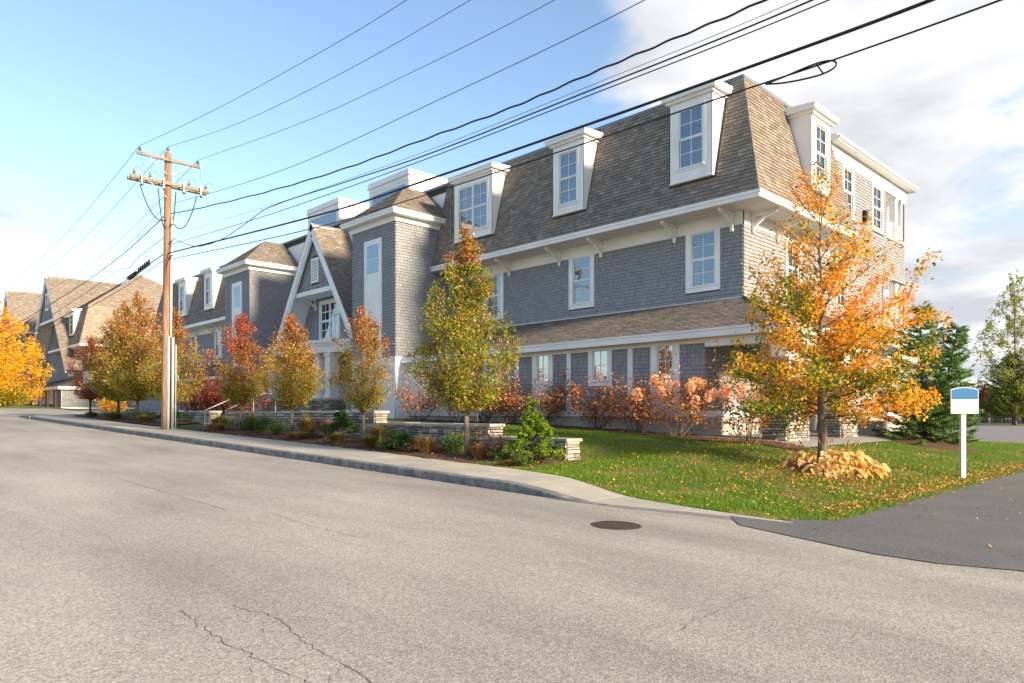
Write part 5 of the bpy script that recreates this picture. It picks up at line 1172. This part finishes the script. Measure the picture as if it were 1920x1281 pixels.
for i, (x, y, r, h, lab) in enumerate(((-86, 11.6, 2.2, 2.6, 'olive yellow thicket shrub in front of the golden tree trunk'), (-84.5, 13.6, 2.0, 2.2, 'olive yellow thicket shrub between the golden tree and the second building'), (-93, 10.4, 2.6, 3.0, 'largest olive yellow thicket shrub, farthest up the street'))):
    bush(lab, 'shrub', (x, y, 2.2), r, h, 1800, YEL['g'] + YEL['y'], (3, 3, 1, 1, 1), .22, 90 + i, 'thicket_shrub', 'thicket under the golden tree', stems=22)
# evergreens in the bed
CON = [C_(122, 146, 30), C_(96, 126, 28), C_(152, 170, 50), C_(66, 92, 26)]
def conifer_tufts(label, loc, lobes, n, seed, pal, w, leaf=.07, name='dwarf_conifer', cat='conifer', tr=.04, H=1.5):
    rng = np.random.default_rng(seed); t = thing(name, label, cat, loc); loc = np.array(loc, float); mb = MB(); mb.tube([Vector(loc - [0, 0, .1]), Vector(loc + [0.02, 0, H * .85])], [tr, tr * .3], 6)
    for (x, y, z, r) in lobes: mb.tube([Vector(loc + [0, 0, max(.1, z * .6)]), Vector(loc + [x, y, z])], [tr * .5, .006], 5)
    mb.build('trunk', 'bark_dark', t); C = []; cols = []
    for (x, y, z, r) in lobes:
        for q in range(int(12 * r / .2)):        # each lobe is a cluster of fan-shaped sprays
            d = rng.normal(size=3); d /= np.linalg.norm(d); d[2] = abs(d[2]) * .9 - .25; c = np.array([x, y, z]) + d * r * rng.uniform(.7, 1.05); k = rng.uniform(.7, 1.3)
            m_ = max(6, int(n / (len(lobes) * 12 * r / .2))); pts = c + rng.normal(size=(m_, 3)) * r * .16; C.append(pts); cols.append(rand_cols(pal, w, m_, .15, rng) * k)
    C = np.concatenate(C) + loc; C[:, 2] = np.maximum(C[:, 2], loc[2] + .02); leaf_mesh('foliage', C, leaf * rng.uniform(.6, 1.2, len(C)), np.concatenate(cols), 'needle', t, up=.1, rng=rng); return t
rl = random.Random(5); lob = [(0, 0, 1.52, .10), (.03, 0, 1.38, .15), (-.06, .02, 1.2, .18), (.06, -.02, 1.05, .2)]
for i in range(38):
    z = rl.uniform(.12, 1.05); rad = (.74 - .48 * z) * rl.uniform(.35, 1.0); a = rl.uniform(0, 6.28); lob.append((math.cos(a) * rad + .10 * (1 - z), math.sin(a) * rad, z, rl.uniform(.13, .2)))
conifer_tufts('bright yellow green dwarf conifer with ragged point at the wall end', (-11.75, 12.12, gz(-11.75, 12.12)), lob, 26000, 101, CON, (3, 3, 2, 3), .038)
for i, (x, y, r, h, lab) in enumerate(((-20.9, 12.4, .62, .85, 'dark green mugo pine between two pear trees'), (-26.1, 11.75, .5, .42, 'low dark green mound by the sidewalk'), (-16.3, 11.75, .75, .36, 'flat dark green spreading juniper at the middle wall'), (-36.2, 12.2, .7, .75, 'rounded green shrub at the foot of the utility pole'))):
    rl = random.Random(200 + i); lob = [(math.cos(a) * r * q, math.sin(a) * r * q * .8, h * (.35 + .6 * (1 - q)) * rl.uniform(.8, 1.15), .15) for a, q in [(rl.uniform(0, 6.28), rl.uniform(.0, 1)) for _ in range(22)]]
    conifer_tufts(lab, (x, y, gz(x, y)), lob, 4200, 110 + i, [C_(56, 88, 34), C_(72, 108, 40), C_(42, 68, 30)], (3, 2, 2), .06, 'evergreen_shrub', 'shrub', .03, h)
GR = [C_(92, 128, 56), C_(114, 146, 64), C_(74, 104, 50)]
for i, (x, y, r, h, n, lab) in enumerate(((-26.6, 12.5, .55, .75, 700, 'leafy green perennial by the dark red topped tree'), (-25.0, 12.2, .5, .7, 700, 'blue green leafy perennial beside the canopy tree'), (-17.6, 12.25, .55, .65, 600, 'green leafy perennial left of the middle wall'), (-14.75, 12.2, .6, .62, 900, 'glossy green shrub touching the tallest pear trunk'), (-11.55, 11.55, .35, .22, 400, 'small fresh green groundcover under the dwarf conifer'), (-12.4, 11.75, .3, .3, 300, 'yellow green perennial left of the dwarf conifer'), (-41, 12.1, .7, .6, 600, 'green perennial under the broad rusty tree'), (-45, 12.0, .8, .6, 600, 'green perennial under the dense rusty tree'), (-38.6, 12.0, .7, .7, 600, 'green perennial left of the utility pole'))):
    bush(lab, 'perennial', (x, y, gz(x, y)), r * .85, h * .72, n, GR, (3, 2, 2), .075, 120 + i, 'perennial', stems=16, low=.1, stem_r=.006)
def grass_clump(label, loc, r, h, n, pal, seed, plume=True, group='ornamental grasses in the bed', lean=.5):
    rng = np.random.default_rng(seed); loc = np.array(loc, float); an = rng.uniform(0, 6.283, n); out = rng.uniform(.15, 1, n) ** .8; hh = h * rng.uniform(.55, 1.05, n) * (1.1 - .5 * out * lean)
    base = loc + np.stack([np.cos(an) * r * .18 * out, np.sin(an) * r * .18 * out, np.full(n, -.03)], 1); dirv = np.stack([np.cos(an), np.sin(an), np.zeros(n)], 1)
    mid = base + dirv * (r * out * .35)[:, None] + np.array([0, 0, 1]) * (hh * .75)[:, None]; tip = base + dirv * (r * out * 1.1)[:, None] + np.array([0, 0, 1]) * (hh * (1 - .45 * out * lean))[:, None]
    sd_ = np.stack([-np.sin(an), np.cos(an), np.zeros(n)], 1) * .010; V = np.stack([base - sd_, base + sd_, mid + sd_ * .9, mid - sd_ * .9, tip], 1).reshape(-1, 3); k = np.arange(n)[:, None] * 5
    F = np.concatenate([k + np.array([[0, 1, 2]]), k + np.array([[0, 2, 3]]), k + np.array([[3, 2, 4]])], 1).reshape(-1, 3); cols = np.repeat(rand_cols(pal, [1] * len(pal), n, .2, rng), 3, 0)
    o = np_mesh('ornamental_grass', V, F, cols, 'grass', None); return tag(o, label, 'grass clump', group)
STRAW = [C_(196, 160, 96), C_(178, 136, 76), C_(150, 112, 62), C_(210, 180, 120)]; OLIVE = [C_(140, 138, 66), C_(120, 120, 52), C_(176, 150, 84)]
gl_ = [(-30.0, 12.1, .75, .95, STRAW + OLIVE, 'straw grass clump against the end of the garden steps'), (-29.2, 11.6, .7, .55, STRAW, 'collapsed straw grass in front of the dark red topped tree'), (-28.0, 12.5, .6, 1.0, OLIVE, 'upright olive grass behind the dark red topped tree'), (-23.3, 12.5, .7, 1.15, STRAW + OLIVE, 'tall tan grass right of the canopy tree trunk'), (-22.6, 11.75, .8, .45, STRAW, 'flopped pale grass mound by the canopy tree'), (-22.0, 12.6, .5, 1.0, STRAW, 'tall thin tan grass before the tallest wall'), (-19.9, 11.7, .5, .6, OLIVE + STRAW, 'short olive grass left of the white tower tree'), (-18.9, 12.6, .6, .95, STRAW + OLIVE, 'leaning seed stalks behind the white tower tree'), (-17.9, 11.6, .45, .62, OLIVE, 'olive grass tuft right of the white tower tree'), (-17.0, 11.6, .45, .55, OLIVE, 'olive grass tuft beside the spreading juniper'), (-15.4, 11.75, .6, .75, STRAW, 'bright straw grass fountain before the middle wall'), (-14.9, 12.6, .45, .75, STRAW, 'faded grass plumes against the middle wall'), (-13.2, 11.75, .5, .6, STRAW, 'thin straw grass right of the tallest pear trunk'), (-11.6, 11.35, .4, .28, STRAW + OLIVE, 'low pale grass under the dwarf conifer'), (-43, 11.6, .8, .7, OLIVE, 'olive grass under the broad rusty tree'), (-38, 11.6, .8, .7, OLIVE + STRAW, 'olive grass left of the utility pole'), (-48, 11.7, .8, .6, OLIVE, 'olive grass by the far street sign')]
for i, (x, y, r, h, p, lab) in enumerate(gl_): grass_clump(lab, (x, y, gz(x, y)), r * 1.0, h * .76, 420, p, 300 + i)
bush('brown sedum with dusky pink seed heads beside the dwarf conifer', 'perennial', (-12.75, 11.85, gz(-12.75, 11.85)), .55, .68, 700, [C_(150, 96, 80), C_(128, 84, 66), C_(112, 104, 50)], (3, 2, 2), .05, 140, 'sedum', stems=26, low=.5, mat='petal', stem_r=.007)

# corner tree: orange and green, layered open branching
def corner_tree():
    rng = np.random.default_rng(77); x, y = -6.88, 16.81; z = gz(x, y); t = thing('katsura_tree', 'young tree with bright orange and green leaves on the corner lawn', 'tree', (x, y, z)); loc = np.array([x, y, z]); mb = MB()
    rt = np.array([math.cos(TH), math.sin(TH), 0]); n = 10; tr = [loc + np.array([rng.normal() * .02, rng.normal() * .02, -.12 + 7.5 * i / n]) for i in range(n + 1)]
    mb.tube([Vector(p) for p in tr], [.13, .105, .095, .075, .055, .04, .03, .022, .015, .01, .005], 10)
    T = []; nb = 54
    for i in range(nb):
        f = (i + .5) / nb; zs = 1.2 + 5.4 * f ** 1.2; an = i * 2.399 + rng.normal() * .3; Lh = (2.4 * (1 - f) ** .8 + .25) * rng.uniform(.75, 1.1); rise = (.28 + .80 * f) * Lh + rng.normal() * .22 + .05
        if f < .25: rise -= .30
        k = (zs + .12) / 7.5 * n; i0 = int(k); a = tr[i0] + (tr[i0 + 1] - tr[i0]) * (k - i0); b = a + np.array([math.cos(an) * Lh, math.sin(an) * Lh, rise]); pts = branchy(mb, a, b, .032 * (1 - .65 * f), .005, rng, .06, 7); tone = rng.random()
        T.append((pts, tone, 1.0, f))
        for j in range(9 if f < .6 else 4):
            q = pts[1 + j % 6]; d = (b - a) / np.linalg.norm(b - a); sdv = np.cross(d, [0, 0, 1.]) * rng.choice([-1, 1]); e = q + (d * .7 + sdv * rng.uniform(.5, 1.1) + np.array([0, 0, rng.normal() * .55 + .1])) * Lh * rng.uniform(.20, .40); T.append((branchy(mb, q, e, .010, .003, rng, .08, 5), np.clip(tone * .6 + rng.random() * .45, 0, 1), .6, f))
    mb.build('trunk', 'bark', t, smooth=True); C = []; cols = []
    OR = [C_(240, 160, 44), C_(232, 144, 44), C_(244, 178, 60), C_(232, 156, 96)]; YE = [C_(232, 186, 48), C_(216, 172, 44), C_(198, 168, 52)]; GN = [C_(104, 124, 48), C_(134, 144, 50), C_(84, 106, 46)]
    for pts, tone, w, f in T:
        L = sum(np.linalg.norm(pts[i + 1] - pts[i]) for i in range(len(pts) - 1)); m_ = int(L * (112 if f < .5 else 50) * (1 if w < 1 else .8)); u = rng.uniform(.22 if w < 1 else .38, 1.03, m_) * (len(pts) - 1)
        for v in u:
            k = int(min(v, len(pts) - 2)); p = pts[k] + (pts[k + 1] - pts[k]) * (v - k) + rng.normal(size=3) * np.array([.10, .10, .10]); C.append(p); h = (p[2] - z) / 7; sidev = float(np.dot(p - loc, rt)) / 2.8
            g = rng.random() * .5 + tone * .75 - .12 * sidev - .30 * (h - .45); P = GN if g > .72 else YE if g > .50 else OR; c = P[rng.integers(len(P))]; k2 = rng.uniform(1.0, 1.4); cols.append((c[0] * k2, c[1] * k2, c[2] * k2))
    C = np.array(C); cols = np.array(cols); ok = np.hypot(C[:, 0] - x, C[:, 1] - y) < 2.62; C, cols = C[ok], cols[ok]
    leaf_mesh('crown', C, .078 * rng.uniform(.7, 1.2, len(C)), np.array(cols), 'leaf', t, aspect=.85, droop=.35, rng=rng)
corner_tree()
# hosta round its foot: every leaf a part
def hosta():
    rng = random.Random(9); x, y = -6.75, 16.75; t = thing('hosta', 'withered golden hosta clump ringing the corner tree trunk', 'perennial', (x, y, gz(x, y))); z = gz(x, y); off = Vector(t.location); ms = []
    for v in range(5):
        me = bpy.data.meshes.new('hosta_leaf'); vs = []; r2_ = random.Random(50 + v); prof = [(0, .02), (.18, .09), (.42, .115), (.68, .085), (.88, .04), (1, .004)]
        for i, (u, w) in enumerate(prof):
            bend = -.34 * u * u + .16 * u; vs += [(-w, u * .30, bend + .03 + r2_.uniform(-.015, .015)), (0, u * .30, bend), (w, u * .30, bend + .03 + r2_.uniform(-.015, .015))]
        fs = []
        for i in range(5): fs += [(3 * i, 3 * i + 1, 3 * i + 4, 3 * i + 3), (3 * i + 1, 3 * i + 2, 3 * i + 5, 3 * i + 4)]
        me.from_pydata(vs, [], fs); me.materials.append(M['hosta']); ms.append(me)
    for i in range(330):
        a = rng.uniform(0, 6.283); rad = rng.uniform(.35, 1.0); sx, sy = math.cos(a) * rad, math.sin(a) * rad
        px, py = sx * 1.08 + .1, sy * 1.12 + .12
        if sx * -.698 + sy * -.716 > .35 and -.7 < sx * .716 - sy * .698 < .45 and rng.random() < .75: continue
        o = bpy.data.objects.new('hosta_leaf', rng.choice(ms)); COL.objects.link(o); o.parent = t; o.location = (px, py, gz(x + px, y + py) - z + rng.uniform(.08, .58) * (1.15 - rad * .7)); o.rotation_euler = (rng.uniform(-.7, .35), rng.uniform(-.5, .5), a - math.pi / 2 + rng.uniform(-.9, .9)); s = rng.uniform(.38, .8); o.scale = (s, s, s)
        k = rng.uniform(.8, 1.15); c = rng.choice([C_(240, 204, 134), C_(244, 214, 150), C_(238, 196, 96), C_(226, 180, 112)]); o.color = (c[0] * k, c[1] * k, c[2] * k, 1)
    m = MB()
    for i in range(11):
        a = rng.uniform(0, 6.28); r0 = rng.uniform(.1, .8); p = Vector((x + math.cos(a) * r0 + .1, y + math.sin(a) * r0 + .12, z + .1)); q = p + Vector((rng.uniform(-.3, .3), rng.uniform(-.3, .3), rng.uniform(.55, .85))); m.tube([p, (p + q) / 2 + Vector((0, 0, .05)), q], [.008, .006, .004], 5); m.tube([q - (q - p) * .16, q], [.02, .012], 5)
    m.build('flower_stalk', 'stalk', t)
mt_, N_, L_, b_ = new_mat('hosta_leaf'); oi = N_.new('ShaderNodeObjectInfo'); L_.new(oi.outputs['Color'], b_.inputs['Base Color']); b_.inputs['Roughness'].default_value = .7
tn = N_.new('ShaderNodeBsdfTranslucent'); L_.new(oi.outputs['Color'], tn.inputs[0]); mx_ = N_.new('ShaderNodeMixShader'); mx_.inputs[0].default_value = .35; L_.new(b_.outputs[0], mx_.inputs[1]); L_.new(tn.outputs[0], mx_.inputs[2]); L_.new(mx_.outputs[0], N_['Material Output'].inputs[0]); M['hosta'] = mt_
M['stalk'] = noise_mat('dry_stalk', C_(150, 108, 66), C_(190, 150, 96), 9, .9)
hosta()
def mound(name, cx, cy, r, h, mat):
    m = MB(); n = 24; rings = 6; vs = [(cx, cy, gz(cx, cy) + h)]
    for i in range(1, rings + 1):
        for k in range(n):
            q = i / rings; rr = r * q * (1 + .08 * math.sin(3 * k) * q); X, Y = cx + rr * math.cos(6.28319 * k / n), cy + rr * math.sin(6.28319 * k / n); vs.append((X, Y, gz(X, Y) + h * (1 - q * q) + (.015 if i < rings else -.01)))
    fs = [(0, 1 + k, 1 + (k + 1) % n) for k in range(n)] + [(1 + (i - 1) * n + k, 1 + i * n + k, 1 + i * n + (k + 1) % n, 1 + (i - 1) * n + (k + 1) % n) for i in range(1, rings) for k in range(n)]
    m.add(vs, fs); struct(m.build(name, mat, smooth=True))
mound('tree_mulch', -6.85, 16.7, 1.0, .10, 'mulch'); mound('spruce_mulch', -7.95, 28.3, 1.75, .16, 'mulch')

# spruce: whorls of drooping boughs set with needle sprays
def spruce(label, loc, H, Rb, seed, name='spruce_tree', pal=None, lobes=None, dens=1.0, z0=.25):
    rng = np.random.default_rng(seed); t = thing(name, label, 'tree', loc); loc = np.array(loc, float); mb = MB(); C = []; D = []; cols = []
    tops = lobes or [(0, 0, H, Rb)]
    pal = np.array(pal or [C_(92, 128, 70), C_(112, 148, 74), C_(72, 104, 62), C_(140, 166, 84)])
    for (ox, oy, h, rb) in tops:
        base = loc + np.array([ox * .25, oy * .25, -.1]); top = loc + np.array([ox, oy, h]); mb.tube([Vector(base), Vector((base + top) / 2), Vector(top)], [.11, .06, .01], 7)
        zz_ = z0; i = 0
        while zz_ < h * .97:
            f = zz_ / h; L = rb * (1 - f) ** .85 + .10
            for b in range(6):
                a = b * 1.047 + i * .6 + rng.normal() * .15; l = L * rng.uniform(.78, 1.12); c = base + (top - base) * f; dr = np.array([math.cos(a), math.sin(a), 0]); c = c + np.array([0, 0, rng.normal() * .08]); e = c + dr * l + np.array([0, 0, l * (.45 * f + .08) + rng.normal() * .12]); md = c + dr * l * .5 + np.array([0, 0, -l * .08]); mb.tube([Vector(c), Vector(md), Vector(e)], [.02 * (1 - f) + .006, .010, .004], 4, caps=False); k = rng.uniform(.7, 1.25)
                for q in range(int((5 + l * 11) * dens)):
                    u = rng.uniform(.15, 1.0); p = c * (1 - u) ** 2 + 2 * md * u * (1 - u) + e * u * u; sdv = np.cross(dr, [0, 0, 1.]) * rng.choice([-1, 1]); tw = (dr * .75 + sdv * .7 * rng.uniform(.2, 1.1) + np.array([0, 0, rng.uniform(-.35, .25)])); tl = rng.uniform(.14, .30) * (1.2 - .5 * u); m_ = 13; s_ = np.linspace(.05, 1, m_); C.append(p + tw * tl * s_[:, None]); nd = tw + rng.normal(size=(m_, 3)) * .75; D.append(nd); cols.append(pal[rng.integers(len(pal))] * k * rng.uniform(.85, 1.2, (m_, 1)) * np.ones((1, 3)))
            zz_ += .13 + .06 * f + rng.random() * .06; i += 1
    mb.build('trunk', 'bark_dark', t); C, D, cols = np.concatenate(C), np.concatenate(D), np.concatenate(cols); D /= np.linalg.norm(D, axis=1)[:, None]; s = np.cross(D, rng.normal(size=D.shape)); s /= np.linalg.norm(s, axis=1)[:, None]; n = len(C); ln = .075 * H / 5
    V = np.stack([C - s * .011, C + s * .011, C + D * ln], 1).reshape(-1, 3); F = np.arange(n * 3).reshape(-1, 3); np_mesh('needles', V, F, cols, 'needle', t)
spruce('blue green spruce with two leaders between the building and the post sign', (-7.95, 28.5, gz(-7.95, 28.5)), 5.1, 1.85, 31, lobes=[(-.15, -.1, 5.0, 1.85), (.85, .75, 4.25, 1.25)], dens=2.6)
def pal_(r): return None
spruce('wide dark pine by the lake shore at the lot', (-20.6, 110, .2), 9.5, 5.2, 33, 'pine_tree', [C_(92, 110, 50), C_(120, 132, 56), C_(150, 150, 62)], None, 2.0, 1.2)
_P = PEAR; PEAR = {'g': [C_(132, 140, 60), C_(150, 150, 70), C_(108, 122, 50)]}
round_tree('thin leaved tall birch rising beside the lake shore pine', (-20.2, 109, .25), 19.5, 4.0, [(0, 3.0), (.3, 4.0), (.6, 3.2), (.85, 1.8), (1, .3)], 8500, lambda f, r, g, i: 'g', 34, .30, .2, None, 'birch_tree', nl=40)
PEAR = _P
# far woods across the lake: one mass
def woods():
    rng = np.random.default_rng(3); C = []; cols = []; P = np.array([C_(150, 84, 54), C_(124, 92, 60), C_(92, 96, 66), C_(164, 106, 60), C_(76, 88, 64), C_(120, 60, 46)])
    for i in range(520):
        a = rng.uniform(-.62, .95); r = rng.uniform(430, 520); cx, cy = r * math.sin(a) * 1.0 - 60, r * math.cos(a) + 20; h = rng.uniform(12, 20); w = rng.uniform(3, 5.5); k = P[rng.integers(len(P))] * rng.uniform(.8, 1.2); m_ = 90; u = rng.normal(size=(m_, 3)); u /= np.linalg.norm(u, axis=1)[:, None]; C.append(np.array([cx, cy, h * .52 - .5]) + u * np.array([w, w, h * .5]) * rng.uniform(.6, 1, (m_, 1))); cols.append(k * rng.uniform(.75, 1.25, (m_, 1)))
    o = leaf_mesh('far_woods', np.concatenate(C), 2.6, np.concatenate(cols), 'leaf', None, kind='stuff', aspect=.9, rng=rng); tag(o, 'autumn woods on the far shore of the lake', 'woods')
woods()
m = MB(); n = 60; m.poly([(460 * math.sin(-.75 + 1.8 * i / n) - 60, 430 * math.cos(-.75 + 1.8 * i / n) + 15, -.2) for i in range(n + 1)] + [(900, 1200, 1), (-900, 1200, 1)]); struct(m.build('far_shore', 'earth'))

# grass blades and fallen leaves
def lawn_blades():
    rng = np.random.default_rng(8); n = 150000; x = rng.uniform(-12.6, -4.15, n * 2); y = 10 + 30 * rng.random(n * 2) ** 1.7; ok = np.array([lawn_inside(a, b) and not (b > fb_front(a) and a < -8.5) and math.hypot(a + 6.85, b - 16.7) > .95 and math.hypot(a + 7.95, b - 28.3) > 1.6 and not (a < -11.2 and b < 13.6 and b > 11.3) and not (b < walk_back(a) + .03) for a, b in zip(x, y)]); x, y = x[ok][:n], y[ok][:n]
    x2 = rng.uniform(-20, -12.5, 40000); y2 = rng.uniform(13.7, 18.6, 40000); x, y = np.concatenate([x, x2]), np.concatenate([y, y2]); n = len(x); z = np.array([ground(a, b) for a, b in zip(x, y)])
    pn = np.sin(x * 1.7 + 2 * np.sin(y * .9)) * np.sin(y * 1.3 + 1.5 * np.sin(x * 1.1)) + .6 * np.sin(x * 4.1 + y * 2.3) * np.sin(y * 3.7 - x * 1.9)
    h = rng.uniform(.025, .07, n) * (1 + .35 * pn); a = rng.uniform(0, 6.283, n); ln = rng.normal(size=(n, 2)) * .022; B_ = np.stack([x, y, z - .005], 1); s = np.stack([np.cos(a), np.sin(a), np.zeros(n)], 1) * .006; T = B_ + np.stack([ln[:, 0], ln[:, 1], h], 1)
    V = np.stack([B_ - s, B_ + s, T], 1).reshape(-1, 3); F = np.arange(n * 3).reshape(-1, 3); G = np.array([C_(98, 138, 36), C_(122, 156, 46), C_(78, 118, 32), C_(150, 158, 66)]); cols = G[rng.choice(4, n, p=[.4, .25, .25, .10])] * rng.uniform(.75, 1.2, (n, 1)); dry = (pn < -.55)[:, None] & (rng.random((n, 1)) < .5); cols = np.where(dry, np.array(C_(176, 156, 90)) * rng.uniform(.8, 1.1, (n, 1)), cols)
    o = np_mesh('grass', V, F, cols, 'grass', None, 'stuff'); tag(o, 'short green lawn grass on the corner', 'grass')
lawn_blades()
def litter():
    rng = np.random.default_rng(12); pts = []
    for i in range(6000):
        if rng.random() < .55: a = rng.uniform(0, 6.283); r = abs(rng.normal()) * 2.6 + .5; x, y = -6.6 + math.cos(a) * r, 16.3 + math.sin(a) * r * 1.15
        elif rng.random() < .5: x, y = -4.25 - abs(rng.normal()) * .35, rng.uniform(11, 26)
        else: x, y = rng.uniform(-12, -4.3), rng.uniform(10.3, 24)
        if not (-12.3 < x < -4.0 and y > walk_back(x)) or (x < -8.4 and y > 19.9): continue
        pts.append((x, y, ground(x, y) + (.05 if x < -4.3 else .03)))
    for i in range(420): x = rng.uniform(-26, -9); y = rng.uniform(18.9, 20.3); pts.append((x, y, ground(x, y) + .07))
    for i in range(45): x = rng.uniform(-4.1, -1.2); y = rng.uniform(9.6, 19); pts.append((x, y, ground(max(x, -4.19), y) + .02))
    for i in range(30): x = rng.uniform(-24, -6); y = rng.uniform(9.5, 10.8); pts.append((x, y, z_road(x) + kerb_h(x) + .03))
    for i in range(60): x = rng.uniform(-40, -9); pts.append((x, 9.12 - abs(rng.normal()) * .08, z_road(x) + .015))
    for i in range(260): x = rng.uniform(-30, -11); y = rng.uniform(11.1, 12.9); pts.append((x, y, ground(x, y) + .04))
    n = len(pts); cols = rand_cols([C_(226, 150, 60), C_(206, 120, 56), C_(232, 186, 110), C_(170, 96, 54), C_(216, 168, 100)], (3, 3, 3, 2, 3), n, .2, rng); o = leaf_mesh('fallen_leaves', np.array(pts), .050 * rng.uniform(.6, 1.25, n), cols, 'petal', None, up=1.2, aspect=.8, kind='stuff', rng=rng); tag(o, 'scattered dry orange leaves on lawn, beds and pavement', 'leaves')
litter()
